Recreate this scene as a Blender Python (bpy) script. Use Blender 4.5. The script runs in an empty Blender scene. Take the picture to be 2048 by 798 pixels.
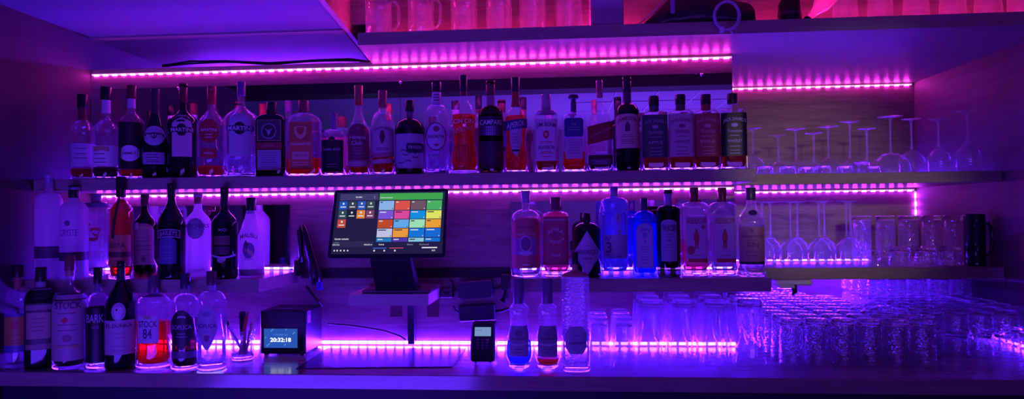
import bpy, math, random
from mathutils import Vector, Matrix
random.seed(7)
C = bpy.context.scene.collection
ZC = 1.43                     # eye height; z values below written as ZC + offset
PI = math.pi

# ------------------------------------------------------------------ camera
F = 1359.3
YAW, PIT, ROL = math.radians(4.47), math.radians(.983), math.radians(-.631)
CAM = Vector((0, -2.6, ZC))
fw = Vector((-math.sin(YAW)*math.cos(PIT), math.cos(YAW)*math.cos(PIT), math.sin(PIT)))
rt = Vector((math.cos(YAW), math.sin(YAW), 0))
up = rt.cross(fw)
cr, sr = math.cos(ROL), math.sin(ROL)
def ray(px, py):
    a, b = px-1024, py-399
    u = cr*a+sr*b; w = -sr*a+cr*b
    return fw+rt*(u/F)-up*(w/F)
def aty(px, py, Y):
    r = ray(px, py); return CAM+r*((Y+2.6)/r.y)
def atz(px, py, z):
    r = ray(px, py); return CAM+r*((z-ZC)/r.z)
cd = bpy.data.cameras.new('camera'); cam = bpy.data.objects.new('camera', cd); C.objects.link(cam)
cd.sensor_fit = 'HORIZONTAL'; cd.sensor_width = 36; cd.lens = 36*F/2048
cd.clip_start = .02; cd.clip_end = 60
M = Matrix((rt, up, -fw)).transposed().to_4x4()
# image content is turned by ROL, so the camera itself turns the other way about its axis
cam.matrix_world = Matrix.Translation(CAM) @ M @ Matrix.Rotation(ROL*1, 4, 'Z')
bpy.context.scene.camera = cam

# ------------------------------------------------------------------ materials
MATS = {}
def newmat(name):
    m = bpy.data.materials.new(name); m.use_nodes = True
    nt = m.node_tree; nt.nodes.clear()
    out = nt.nodes.new('ShaderNodeOutputMaterial')
    return m, nt, out
def N(nt, t, **kw):
    n = nt.nodes.new(t)
    for k, v in kw.items():
        if k in n.inputs: n.inputs[k].default_value = v
        else: setattr(n, k, v)
    return n
def plain(name, col, rough=.5, metal=0., coat=0., bump=0., scale=60., var=.12):
    if name in MATS: return MATS[name]
    m, nt, out = newmat(name)
    p = nt.nodes.new('ShaderNodeBsdfPrincipled')
    p.inputs['Roughness'].default_value = rough; p.inputs['Metallic'].default_value = metal
    p.inputs['Coat Weight'].default_value = coat
    tc = nt.nodes.new('ShaderNodeTexCoord'); no = N(nt, 'ShaderNodeTexNoise', Scale=scale, Detail=3.)
    nt.links.new(tc.outputs['Object'], no.inputs['Vector'])
    mx = nt.nodes.new('ShaderNodeMix'); mx.data_type = 'RGBA'
    mx.inputs[6].default_value = (*[c*(1-var) for c in col], 1); mx.inputs[7].default_value = (*[min(1, c*(1+var)) for c in col], 1)
    nt.links.new(no.outputs['Fac'], mx.inputs[0]); nt.links.new(mx.outputs[2], p.inputs['Base Color'])
    if bump:
        b = N(nt, 'ShaderNodeBump', Strength=bump, Distance=.002); nt.links.new(no.outputs['Fac'], b.inputs['Height']); nt.links.new(b.outputs[0], p.inputs['Normal'])
    nt.links.new(p.outputs[0], out.inputs[0]); MATS[name] = m; return m
def wood(name, c1, c2, rough=.35, axis='x', coat=.0, grain=1.):
    if name in MATS: return MATS[name]
    m, nt, out = newmat(name)
    p = nt.nodes.new('ShaderNodeBsdfPrincipled'); p.inputs['Roughness'].default_value = rough
    p.inputs['Coat Weight'].default_value = coat; p.inputs['Coat Roughness'].default_value = .12
    tc = nt.nodes.new('ShaderNodeTexCoord'); mp = nt.nodes.new('ShaderNodeMapping')
    mp.inputs['Scale'].default_value = (1.2, 14, 14) if axis == 'x' else ((14, 1.2, 14) if axis == 'y' else (14, 14, 1.2))
    n1 = N(nt, 'ShaderNodeTexNoise', Scale=2.2*grain, Detail=6., Roughness=.6, Distortion=.5)
    n2 = N(nt, 'ShaderNodeTexNoise', Scale=9.*grain, Detail=4., Roughness=.7)
    nt.links.new(tc.outputs['Object'], mp.inputs[0]); nt.links.new(mp.outputs[0], n1.inputs['Vector']); nt.links.new(mp.outputs[0], n2.inputs['Vector'])
    ad = N(nt, 'ShaderNodeMath', operation='ADD'); nt.links.new(n1.outputs['Fac'], ad.inputs[0]); nt.links.new(n2.outputs['Fac'], ad.inputs[1])
    mr = N(nt, 'ShaderNodeMapRange'); mr.inputs[1].default_value = .7; mr.inputs[2].default_value = 1.3; nt.links.new(ad.outputs[0], mr.inputs[0])
    mx = nt.nodes.new('ShaderNodeMix'); mx.data_type = 'RGBA'; mx.inputs[6].default_value = (*c1, 1); mx.inputs[7].default_value = (*c2, 1)
    nt.links.new(mr.outputs[0], mx.inputs[0]); nt.links.new(mx.outputs[2], p.inputs['Base Color'])
    b = N(nt, 'ShaderNodeBump', Strength=.15, Distance=.001); nt.links.new(mr.outputs[0], b.inputs['Height']); nt.links.new(b.outputs[0], p.inputs['Normal'])
    nt.links.new(p.outputs[0], out.inputs[0]); MATS[name] = m; return m
def emit(name, col, s):
    if name in MATS: return MATS[name]
    m, nt, out = newmat(name)
    e = N(nt, 'ShaderNodeEmission', Color=(*col, 1), Strength=s); nt.links.new(e.outputs[0], out.inputs[0]); MATS[name] = m; return m
def glass(name, tint=(.97, .97, .98), haze=.008, rough=.025, hazecol=(.8, .8, .85), bump=0., bscale=90., solid=False, thru=.2, edge=(.85, .85, .9), refl=.06):
    """solid=False: the thin wall of a vessel, see-through with Fresnel reflections; solid=True: the thick refracting foot"""
    if name in MATS: return MATS[name]
    m, nt, out = newmat(name)
    tr = N(nt, 'ShaderNodeBsdfTransparent', Color=(*tint, 1)); mx = nt.nodes.new('ShaderNodeMixShader')
    if solid:
        g2 = N(nt, 'ShaderNodeBsdfGlass', Color=(*tint, 1), Roughness=0., IOR=1.46); mx.inputs[0].default_value = 1-thru
    else:
        g2 = N(nt, 'ShaderNodeBsdfGlossy', Color=(1, 1, 1, 1), Roughness=rough)
        lw = N(nt, 'ShaderNodeLayerWeight', Blend=.5); pw = N(nt, 'ShaderNodeMath', operation='POWER'); pw.inputs[1].default_value = 6.; nt.links.new(lw.outputs['Facing'], pw.inputs[0])
        ml = N(nt, 'ShaderNodeMath', operation='MULTIPLY_ADD'); ml.inputs[1].default_value = .92; ml.inputs[2].default_value = refl
        nt.links.new(pw.outputs[0], ml.inputs[0]); nt.links.new(ml.outputs[0], mx.inputs[0])
    ge = g2
    if not solid:   # grazing angles mirror and scatter; the pale edge colour stands in for lit rims
        d1 = N(nt, 'ShaderNodeBsdfDiffuse', Color=(*edge, 1)); d2 = N(nt, 'ShaderNodeBsdfTranslucent', Color=(*edge, 1)); d3 = N(nt, 'ShaderNodeMixShader', Fac=.6)
        nt.links.new(d1.outputs[0], d3.inputs[1]); nt.links.new(d2.outputs[0], d3.inputs[2]); ge = N(nt, 'ShaderNodeMixShader', Fac=.32); nt.links.new(g2.outputs[0], ge.inputs[1]); nt.links.new(d3.outputs[0], ge.inputs[2])
    nt.links.new(tr.outputs[0], mx.inputs[1]); nt.links.new(ge.outputs[0], mx.inputs[2])
    df = N(nt, 'ShaderNodeBsdfDiffuse', Color=(*hazecol, 1)); tl = N(nt, 'ShaderNodeBsdfTranslucent', Color=(*hazecol, 1))
    mh = N(nt, 'ShaderNodeMixShader', Fac=.6); nt.links.new(df.outputs[0], mh.inputs[1]); nt.links.new(tl.outputs[0], mh.inputs[2])
    m2 = N(nt, 'ShaderNodeMixShader', Fac=haze); nt.links.new(mx.outputs[0], m2.inputs[1]); nt.links.new(mh.outputs[0], m2.inputs[2])
    if bump:
        tc = nt.nodes.new('ShaderNodeTexCoord'); vo = N(nt, 'ShaderNodeTexVoronoi', Scale=bscale); nt.links.new(tc.outputs['Object'], vo.inputs['Vector'])
        b = N(nt, 'ShaderNodeBump', Strength=bump, Distance=.003); nt.links.new(vo.outputs['Distance'], b.inputs['Height']); nt.links.new(b.outputs[0], g2.inputs['Normal'])
        if not solid: nt.links.new(b.outputs[0], lw.inputs['Normal'])
    nt.links.new(m2.outputs[0], out.inputs[0]); MATS[name] = m; return m
def liquid(name, col, haze=.25, hcol=None):
    if name in MATS: return MATS[name]
    m, nt, out = newmat(name)
    tr = N(nt, 'ShaderNodeBsdfTransparent', Color=(*col, 1)); gs = N(nt, 'ShaderNodeBsdfGlossy', Color=(1, 1, 1, 1), Roughness=.05)
    fr = N(nt, 'ShaderNodeFresnel', IOR=1.33); mx = nt.nodes.new('ShaderNodeMixShader')
    nt.links.new(fr.outputs[0], mx.inputs[0]); nt.links.new(tr.outputs[0], mx.inputs[1]); nt.links.new(gs.outputs[0], mx.inputs[2])
    tl = N(nt, 'ShaderNodeBsdfTranslucent', Color=(*(hcol or col), 1))
    m2 = N(nt, 'ShaderNodeMixShader', Fac=haze); nt.links.new(mx.outputs[0], m2.inputs[1]); nt.links.new(tl.outputs[0], m2.inputs[2])
    nt.links.new(m2.outputs[0], out.inputs[0]); MATS[name] = m; return m
def frosted(name, col):
    if name in MATS: return MATS[name]
    m, nt, out = newmat(name)
    df = N(nt, 'ShaderNodeBsdfDiffuse', Color=(*col, 1)); tl = N(nt, 'ShaderNodeBsdfTranslucent', Color=(*col, 1)); gs = N(nt, 'ShaderNodeBsdfGlossy', Color=(1, 1, 1, 1), Roughness=.35)
    m1 = N(nt, 'ShaderNodeMixShader', Fac=.75); nt.links.new(df.outputs[0], m1.inputs[1]); nt.links.new(tl.outputs[0], m1.inputs[2])
    m2 = N(nt, 'ShaderNodeMixShader', Fac=.08); nt.links.new(m1.outputs[0], m2.inputs[1]); nt.links.new(gs.outputs[0], m2.inputs[2])
    nt.links.new(m2.outputs[0], out.inputs[0]); MATS[name] = m; return m
def pap(col, rough=.55):
    return plain('paper_%02x%02x%02x' % tuple(int(c*255) for c in col), col, rough, var=.05, scale=300)
def sh(col): return pap(col, .4)

WOOD = wood('oak_board', (.34, .25, .20), (.52, .42, .35), .38)
WOODS = wood('shelf_board', (.28, .21, .17), (.40, .32, .27), .42, coat=.12)
WOODW = wood('wall_board', (.22, .16, .14), (.46, .36, .31), .5, grain=.7)
WOODZ = wood('upright_board', (.30, .22, .19), (.48, .38, .33), .5, 'y')
COUNTER = wood('counter_board', (.30, .22, .18), (.42, .33, .28), .16, coat=.6)
DARKW = plain('dark_wall', (.05, .035, .045), .8, bump=.1)
CEIL = plain('ceiling_paint', (.19, .23, .40), .8, bump=.1, scale=8, var=.04)
CEILB = plain('ceiling_board', (.34, .28, .30), .7, bump=.1, scale=5, var=.05)
BLACK = plain('black_plastic', (.012, .012, .015), .35)
BLACKM = plain('black_matte', (.014, .013, .016), .6)
WHITEP = plain('white_plastic', (.75, .75, .78), .4)
CABLE = plain('black_cable', (.012, .012, .014), .5)
def mirror_mat():
    m, nt, out = newmat('mirror_silver'); g = N(nt, 'ShaderNodeBsdfGlossy', Color=(.86, .88, .9, 1), Roughness=0.); nt.links.new(g.outputs[0], out.inputs[0]); return m
MIRROR = mirror_mat()
G_CLEAR = glass('clear_glass')
G_FOOT = glass('clear_glass_foot', solid=True)
G_WARE = glass('glassware', haze=.013, refl=.10)
G_BOWL = glass('stem_glass_bowl', haze=.035)
G_STEM = glass('stem_glass_stem', haze=.22)
G_CUT = glass('cut_glassware', haze=.026, refl=.17, bump=.5, bscale=110.)
G_DIM = glass('dimpled_glassware', haze=.012, refl=.18, bump=.4, bscale=60.)
G_BLUE = glass('blue_glass', (.30, .50, 1.0), .06, hazecol=(.15, .3, .95), edge=(.2, .4, .95))
G_PALEB = glass('pale_blue_glass', (.66, .80, 1.0), .05, hazecol=(.5, .6, .95))
G_DARK = plain('black_glass', (.008, .007, .012), .06)
G_GREEN = glass('dark_green_glass', (.16, .22, .16), .03, hazecol=(.03, .05, .03), edge=(.1, .12, .1))
G_BROWN = glass('brown_glass', (.22, .08, .06), .03, hazecol=(.04, .02, .02), edge=(.2, .08, .06))
G_SMOKE = glass('smoke_glass', (.35, .35, .42), .04, hazecol=(.1, .1, .12))
FROST = frosted('frosted_glass', (.78, .72, .85))
CREAM = frosted('white_glass', (.85, .82, .88))
L_RED = liquid('red_aperitif', (.80, .012, .015), .22, (.9, .01, .015))
L_ORANGE = liquid('orange_aperitif', (.95, .06, .03), .22, (.95, .05, .03))
L_AMBER = liquid('amber_spirit', (.60, .08, .05), .15, (.7, .06, .04))
L_PINK = liquid('pink_spirit', (.98, .25, .4), .25, (1, .2, .4))
L_CLEAR = liquid('clear_spirit', (.95, .95, .98), .05, (.8, .8, .9))
L_BLUE = liquid('blue_spirit', (.15, .35, 1), .35, (.1, .3, 1))
L_DARK = liquid('dark_spirit', (.12, .03, .03), .25, (.15, .03, .03))

# ------------------------------------------------------------------ mesh helpers
class MB:
    def __init__(s): s.v = []; s.f = []; s.m = []; s.sm = []
    def add(s, vs, fs, mi=0, smooth=False):
        o = len(s.v); s.v += [tuple(v) for v in vs]; s.f += [tuple(i+o for i in f) for f in fs]
        s.m += [mi]*len(fs); s.sm += [smooth]*len(fs); return s
    def box(s, a, b, mi=0, bev=0.):
        (x0, y0, z0), (x1, y1, z1) = a, b
        if bev <= 0:
            vs = [(x, y, z) for z in (z0, z1) for y in (y0, y1) for x in (x0, x1)]
            return s.add(vs, [(0, 2, 3, 1), (4, 5, 7, 6), (0, 1, 5, 4), (2, 6, 7, 3), (0, 4, 6, 2), (1, 3, 7, 5)], mi)
        e = bev
        P = []
        for (iz, z) in ((0, z0), (1, z1)):
            for (iy, y) in ((0, y0), (1, y1)):
                for (ix, x) in ((0, x0), (1, x1)):
                    dx, dy, dz = (e if ix == 0 else -e), (e if iy == 0 else -e), (e if iz == 0 else -e)
                    P += [(x, y+dy, z+dz), (x+dx, y, z+dz), (x+dx, y+dy, z)]
        def q(i, k): return i*3+k
        fs = [tuple(q(i, 0) for i in (0, 4, 6, 2)), tuple(q(i, 0) for i in (1, 3, 7, 5)),
              tuple(q(i, 1) for i in (0, 1, 5, 4)), tuple(q(i, 1) for i in (2, 6, 7, 3)),
              tuple(q(i, 2) for i in (0, 2, 3, 1)), tuple(q(i, 2) for i in (4, 5, 7, 6))]
        for i in range(8): fs.append((q(i, 0), q(i, 1), q(i, 2)))
        for (a_, b_) in ((0, 1), (2, 3), (4, 5), (6, 7)): fs.append((q(a_, 1), q(b_, 1), q(b_, 2), q(a_, 2)))
        for (a_, b_) in ((0, 2), (1, 3), (4, 6), (5, 7)): fs.append((q(a_, 0), q(b_, 0), q(b_, 2), q(a_, 2)))
        for (a_, b_) in ((0, 4), (1, 5), (2, 6), (3, 7)): fs.append((q(a_, 0), q(b_, 0), q(b_, 1), q(a_, 1)))
        return s.add(P, fs, mi)
    def tube(s, pts, r, n=8, mi=0, closed=False):
        pts = [Vector(p) for p in pts]; k = len(pts); rings = []
        ref = Vector((0, 0, 1))
        for i, p in enumerate(pts):
            t = (pts[(i+1) % k]-pts[i-1]) if closed else (pts[min(i+1, k-1)]-pts[max(i-1, 0)])
            t.normalize(); rf = ref if abs(t.dot(ref)) < .95 else Vector((0, 1, 0))
            a = t.cross(rf).normalized(); b = a.cross(t)
            rr = r[i] if isinstance(r, (list, tuple)) else r
            rings.append([p+(a*math.cos(2*PI*j/n)+b*math.sin(2*PI*j/n))*rr for j in range(n)])
        vs = [v for R in rings for v in R]; fs = []
        for i in range(k if closed else k-1):
            o, o2 = i*n, ((i+1) % k)*n
            for j in range(n): fs.append((o+j, o+(j+1) % n, o2+(j+1) % n, o2+j))
        if not closed: fs += [tuple(range(n-1, -1, -1)), tuple((k-1)*n+j for j in range(n))]
        return s.add(vs, fs, mi, True)
    def rings(s, rs, mi=0, cap0=True, cap1=True, smooth=True, flip=False):
        n = len(rs[0]); vs = [v for R in rs for v in R]; fs = []
        for i in range(len(rs)-1):
            for j in range(n):
                f = (i*n+j, i*n+(j+1) % n, (i+1)*n+(j+1) % n, (i+1)*n+j); fs.append(f[::-1] if flip else f)
        if cap0:
            f = tuple(range(n-1, -1, -1)); fs.append(f[::-1] if flip else f)
        if cap1:
            f = tuple((len(rs)-1)*n+j for j in range(n)); fs.append(f[::-1] if flip else f)
        return s.add(vs, fs, mi, smooth)
    def mesh(s, name, mats):
        me = bpy.data.meshes.new(name); me.from_pydata(s.v, [], s.f)
        for m in (mats if isinstance(mats, (list, tuple)) else [mats]): me.materials.append(m)
        me.polygons.foreach_set('material_index', s.m); me.polygons.foreach_set('use_smooth', s.sm); me.update(); return me
    def build(s, name, mats, parent=None, loc=None):
        o = bpy.data.objects.new(name, s.mesh(name, mats)); C.objects.link(o)
        if parent: o.parent = parent
        if loc: o.location = loc
        return o
def tag(o, label, cat, group=None, kind=None):
    if label: o['label'] = label
    if cat: o['category'] = cat
    if group: o['group'] = group
    if kind: o['kind'] = kind
    return o
def thing(name, label, cat, loc=(0, 0, 0), rz=0., group=None):
    o = bpy.data.objects.new(name, None); C.objects.link(o); o.location = loc; o.rotation_euler = (0, 0, rz); o.empty_display_size = .03
    return tag(o, label, cat, group)
def copy_tree(o, parent=None):
    c = o.copy(); C.objects.link(c); c.parent = parent
    for ch in o.children: copy_tree(ch, c)
    return c
def struct(name, mb, m):
    o = mb.build(name, m); o['kind'] = 'structure'; return o
def lathe(prof, n=24, flute=None):
    """rings for a profile [(z, r)]; flute(ang, z, r) -> r"""
    out = []
    for z, r in prof:
        out.append([((flute(2*PI*j/n, z, r) if flute else r)*math.cos(2*PI*j/n), (flute(2*PI*j/n, z, r) if flute else r)*math.sin(2*PI*j/n), z) for j in range(n)])
    return out
ORD = ['first', 'second', 'third', 'fourth', 'fifth', 'sixth', 'seventh', 'eighth', 'ninth', 'tenth', 'eleventh', 'twelfth', 'thirteenth']

# text -> flat mesh data (verts in x,y), cached
TXT = {}
def text_mesh(s, bold=.0):
    k = (s, bold)
    if k in TXT: return TXT[k]
    cu = bpy.data.curves.new('t', 'FONT'); cu.body = s; cu.resolution_u = 3; cu.offset = bold
    ob = bpy.data.objects.new('t', cu); C.objects.link(ob)
    dg = bpy.context.evaluated_depsgraph_get(); me = bpy.data.meshes.new_from_object(ob.evaluated_get(dg))
    vs = [(v.co.x, v.co.y) for v in me.vertices]; fs = [tuple(p.vertices) for p in me.polygons]
    bpy.data.objects.remove(ob); bpy.data.curves.remove(cu); bpy.data.meshes.remove(me)
    x0, x1 = min(v[0] for v in vs), max(v[0] for v in vs); y0, y1 = min(v[1] for v in vs), max(v[1] for v in vs)
    vs = [((x-(x0+x1)/2), (y-(y0+y1)/2)) for x, y in vs]
    TXT[k] = (vs, fs, x1-x0, y1-y0); return TXT[k]
def flat_text(mb, s, origin, ux, uy, w=None, h=None, mi=0, bold=.01):
    vs, fs, tw, th = text_mesh(s, bold)
    sx = w/tw if w else None; sy = h/th if h else None
    sx = sx or sy; sy = sy or sx
    origin = Vector(origin); ux = Vector(ux); uy = Vector(uy)
    mb.add([origin+ux*(x*sx)+uy*(y*sy) for x, y in vs], fs, mi)

# ------------------------------------------------------------------ room shell
XL, XE, XR, YD = -1.906, .6315, 1.635, .71
ZU = ZC+.5815          # underside of the overhead shelf
ZCT = ZC-.514          # counter top
ZCE = ZC+.722          # low ceiling over the bar
Z1T, Z1B = ZC+.132, ZC+.090
Z2T, Z2B = ZC-.2296, ZC-.2735
def boxo(a, b, bev=0.): return MB().box(a, b, 0, bev)
struct('floor', boxo((-4.5, -7.5, -.05), (4.5, .8, 0)), plain('floor_tile', (.06, .05, .06), .4))
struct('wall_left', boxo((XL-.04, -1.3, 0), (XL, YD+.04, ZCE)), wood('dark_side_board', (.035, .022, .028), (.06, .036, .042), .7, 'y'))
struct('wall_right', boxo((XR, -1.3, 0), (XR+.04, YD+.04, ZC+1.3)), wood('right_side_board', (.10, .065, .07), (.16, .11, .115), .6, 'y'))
struct('wall_back', boxo((XL, 0, 0), (XE, .03, ZC+.590)), WOODW)
struct('wall_panel_return', boxo((XE-.03, .03, 0), (XE, YD, ZC+.5815)), WOODW)
struct('wall_niche', boxo((XL, YD, 0), (XR, YD+.04, ZC+1.3)), WOODW)
# low ceiling with a slanting right edge
e0, e1 = atz(640, 0, ZCE), atz(745, 128, ZCE)
dx = (e1-e0); e00 = e0-dx*1.0; e11 = e0+dx*((YD-e0.y)/dx.y)
def poly_slab(pts, z0, z1):
    n = len(pts); vs = [(x, y, z0) for x, y in pts]+[(x, y, z1) for x, y in pts]
    fs = [tuple(range(n-1, -1, -1)), tuple(range(n, 2*n))]+[(i, (i+1) % n, n+(i+1) % n, n+i) for i in range(n)]
    return MB().add(vs, fs)
em = e0+dx*((0-e0.y)/dx.y)
struct('ceiling', poly_slab([(XL-.04, -.9), (e0.x+(e0.x-e1.x)*(.9+e0.y)/(e1.y-e0.y), -.9), (em.x, -.012), (XL-.04, -.012)], ZCE, ZCE+.03), CEIL)
struct('ceiling_rear', poly_slab([(XL-.04, -.012), (em.x, -.012), (e11.x, YD), (XL-.04, YD)], ZCE-.008, ZCE+.03), CEILB)

q1x = atz(745, 128, ZU).x
# upper cupboard: slanting side board, rear wall
ucb = MB()
a = Vector((e0.x, e0.y)); b = Vector((e11.x, e11.y)); d = (b-a).normalized(); nn = Vector((d.y, -d.x))
a2 = a-d*.35
vs = []
for z in (ZCE-.006, ZC+1.3):
    for p in (a2, b, b+nn*.02, a2+nn*.02): vs.append((p.x, p.y, z))
struct('wall_cupboard_side', MB().add(vs, [(3, 2, 1, 0), (4, 5, 6, 7), (0, 1, 5, 4), (1, 2, 6, 5), (2, 3, 7, 6), (3, 0, 4, 7)]), WOODZ)
struct('wall_cupboard', boxo((em.x-.01, .03, ZCE+.032), (q1x, .06, ZC+1.3)).box((q1x, .03, ZC+.60), (XR, .06, ZC+1.3)), WOODW)
struct('ceiling_cupboard', boxo((em.x-.4, -.9, ZC+1.3), (XR+.04, YD, ZC+1.33)), WOODW)
# wall trims in the middle bay
struct('trim_1', boxo((-1.075, -.008, ZC-.253), (-.215, 0, ZC-.216)), BLACKM)

# the bar room behind the viewer, seen only in the mirrors
ROOMC = plain('room_ceiling', (.45, .42, .5), .8)
struct('wall_room_left', boxo((-4.5, -7.5, 0), (-4.4, .8, 3.0)), DARKW)
struct('wall_room_right', boxo((4.4, -7.5, 0), (4.5, .8, 3.0)), DARKW)
struct('wall_room_front', boxo((-4.5, -7.5, 0), (4.5, -7.4, 3.0)), plain('room_wall', (.25, .2, .24), .8))
struct('ceiling_room', boxo((-4.5, -7.5, 2.62), (4.5, -.9, 2.68)), ROOMC)
struct('wall_room_back_left', boxo((-4.4, .75, 0), (XL-.04, .8, 3.0)), DARKW)
struct('wall_room_back_right', boxo((XR+.04, .75, 0), (4.4, .8, 3.0)), DARKW)
struct('ceiling_fascia', boxo((XL-2.5, -.9, ZCE), (em.x-.2, -.87, 2.65)), DARKW)
struct('trim_2', boxo((-4.4, -3.4, 2.46), (4.4, -3.15, 2.62)), plain('beam', (.06, .03, .03), .6))
bm = MB()
for i in range(9):
    x = .1+i*.42; bm.box((x, -5.6, 2.606), (x+.012, -3.6, 2.62))
for y in (-5.6, -4.9, -4.2, -3.6): bm.box((.1, y, 2.604), (3.6, y+.02, 2.62))
struct('trim_3', bm, plain('grid_trim', (.8, .8, .85), .5))

# ------------------------------------------------------------------ counter and shelves
t = thing('bar_counter', 'long brown wooden bar counter running below all the shelves', 'counter', (0, 0, 0))
MB().box((XL+.001, -.4794, ZC-.5605), (XR-.001, -.001, ZCT), 0, .002).box((XE+.001, -.001, ZC-.5605), (XR-.001, YD-.001, ZCT), 0).build('worktop', COUNTER, t)
MB().box((XL+.001, -.43, 0), (XR-.001, -.40, ZC-.5605)).build('front_panel', plain('counter_front', (.02, .02, .05), .5), t)
SHELVES = []
def shelf(mb, label):
    o = mb.build('shelf', WOODS); tag(o, label, 'shelf'); return o
shelf(MB().box((XL+.001, -.3005, Z1B), (XE, -.001, Z1T), 0, .0015), 'upper dark wooden shelf holding the long row of liqueur bottles')
# left lower shelf with a cut corner
ZLT = ZC-.222
p0 = atz(513, 559.7, ZLT); p1 = atz(577, 546, ZLT)
sl = [(XL+.001, -.36), (p0.x, -.36), (p1.x, p1.y), (p1.x, -.001), (XL+.001, -.001)]
shelf(poly_slab(sl, ZLT-.044, ZLT), 'lower wooden shelf at left with a cut corner, under the vodka bottles')
gx0 = aty(1022, 570, -.3052).x; gx1 = aty(1543, 570, -.3052).x
shelf(MB().box((gx0, -.3052, Z2B), (gx1, -.001, Z2T), 0, .0015), 'lower wooden shelf carrying the gin bottles right of the screen')
shelf(MB().box((XE+.001, .0816, Z1B), (XR-.001, YD-.001, Z1T), 0, .0015), 'recessed wooden shelf in the right niche under upturned stem glasses')
shelf(MB().box((XE+.001, .0816, Z2B), (XR-.001, YD-.001, Z2T), 0, .0015), 'recessed wooden shelf in the right niche under the glass mugs')
# overhead shelf (cut at its left end)
q0 = atz(716, 91, ZU); q1 = atz(745, 128, ZU)
ts = [(q0.x, -.30), (XR, -.30), (XR, YD-.001), (XE+.001, YD-.001), (XE+.001, .001), (q1.x, .001)]
shelf(poly_slab(ts, ZU+.009*0, ZU+.043), 'overhead wooden shelf at the top of the picture carrying beer glasses')

# mirrors
def mirror(x0, x1, z0, z1, label, seams=()):
    t = thing('mirror', label, 'mirror', ((x0+x1)/2, 0, z0))
    mb = MB(); xs = [x0]+list(seams)+[x1]
    for i in range(len(xs)-1): mb.box((xs[i]+.0008-(x0+x1)/2, -.004, 0), (xs[i+1]-.0008-(x0+x1)/2, -.0005, z1-z0))
    mb.build('mirror_glass', MIRROR, t)
    return t
mz1 = ZC+.5095
t = mirror(XL+.035, XE-.003, Z1T+.002, mz1, 'wide mirror behind the upper row of bottles', [aty(801, 200, 0).x])
for px in (358, 801, 1403):
    p = aty(px, 150, 0); rs = lathe([(0, .006), (.004, .006), (.006, .003)], 10)
    MB().rings([[(x, -z, y) for x, y, z in R] for R in rs]).build('screw', plain('steel', (.7, .7, .72), .25, 1.), t, (p.x-t.location.x, -.004, mz1-t.location.z-.004))
ml1 = ZC+.0355
mirror(aty(232, 450, 0).x, aty(581, 450, 0).x, ZLT+.002, ml1, 'small mirror behind the vodka bottles on the left lower shelf')
mirror(aty(1021, 450, 0).x, XE-.003, Z2T+.002, ml1, 'small mirror behind the gin bottles on the right lower shelf')

# ------------------------------------------------------------------ LED strips
LEDM = None
def led_strip(label, a, b, n, col, strength, group, face=(0, -1, 0), wide=.009, size=(.020, .0075), glow=2.4):
    a, b = Vector(a), Vector(b); d = (b-a); L = d.length; d.normalize(); fn = Vector(face); s = d.cross(fn).normalized()
    t = thing('led_strip', label, 'led strip', (a+b)/2, 0, group); mid = (a+b)/2
    def slab(mb, c, hl, hs, h0, h1):
        vs = []
        for h in (h0, h1):
            for i, j in ((-1, -1), (1, -1), (1, 1), (-1, 1)): vs.append(c+d*hl*i+s*hs*j+fn*h)
        mb.add(vs, [(0, 3, 2, 1), (4, 5, 6, 7), (0, 1, 5, 4), (1, 2, 6, 5), (2, 3, 7, 6), (3, 0, 4, 7)])
    mb = MB(); slab(mb, Vector((0, 0, 0)), L/2, wide/2, .0005, .0022); mb.build('tape', emit('tape_%.2f_%.2f_%.1f' % (col[0], col[2], glow), (max(.3, col[0]), .20, col[2]), glow), t)
    key = 'led_%.2f_%.2f_%.2f_%d' % (*col, strength)
    m = emit(key, col, strength)
    mb = MB(); slab(mb, Vector((0, 0, 0)), size[0]/2, size[1]/2, .0024, .0045); base = None
    for i in range(n):
        p = a+d*(L*(i+.5)/n)-mid
        if base is None: base = mb.build('led', m, t); o = base
        else: o = base.copy(); C.objects.link(o); o.parent = t
        o.location = p
    return t
K = 1.0
PINK = (.85, .026, .72); MAG = (.48, .022, 1.0); VIO = (.085, .006, 1.0)
g = 'pink and violet led strips'
zs = ZC+.5685
led_strip('long pink led strip under the overhead shelf, above the upper mirror', (aty(180, 151, 0).x+.01, 0, zs), (XE-.002, 0, zs), 66, PINK, 95*K, g, (0, -.75, -.66))
led_strip('pink led strip in the right niche above the upturned stem glasses', (XE+.01, YD, ZC+.5725), (XR-.012, YD, ZC+.5725), 22, PINK, 95*K, g, (0, -.75, -.66))
led_strip('magenta led strip directly under the upper bottle shelf, behind the screen', (XL+.02, 0, ZC+.078), (XE-.002, 0, ZC+.078), 66, MAG, 110*K, g, (0, -.75, -.66))
led_strip('magenta led strip in the right niche directly under the stem glass shelf', (XE+.01, YD, ZC+.078), (XR-.01, YD, ZC+.078), 24, MAG, 110*K, g, (0, -.75, -.66))
led_strip('short upright led strip running down the corner of the right niche', (XR-.006, YD, ZC+.072), (XR-.006, YD, ZC-.045), 3, MAG, 140*K, g)
led_strip('violet led strip behind the feet of the upper row of bottles', (XL+.02, -.005, Z1T+.007), (XE-.002, -.005, Z1T+.007), 66, VIO, 330*K, g)
led_strip('violet led strip at the back of the left lower shelf behind vodka bottles', (XL+.02, -.005, ZLT+.008), (p1.x-.002, -.005, ZLT+.008), 22, VIO, 600*K, g)
led_strip('violet led strip at the back of the gin shelf', (gx0+.01, -.005, Z2T+.009), (XE-.002, -.005, Z2T+.009), 21, VIO, 330*K, g)
led_strip('violet led strip under the wine glasses on the lower niche shelf', (XE+.01, .40, Z2T+.004), (XR-.35, .40, Z2T+.004), 18, VIO, 330*K, g, (0, -.5, .866))
led_strip('violet led strip at the back of the stem glass shelf in the niche', (XE+.01, YD, Z1T+.010), (XR-.01, YD, Z1T+.010), 24, VIO, 330*K, g)
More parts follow.
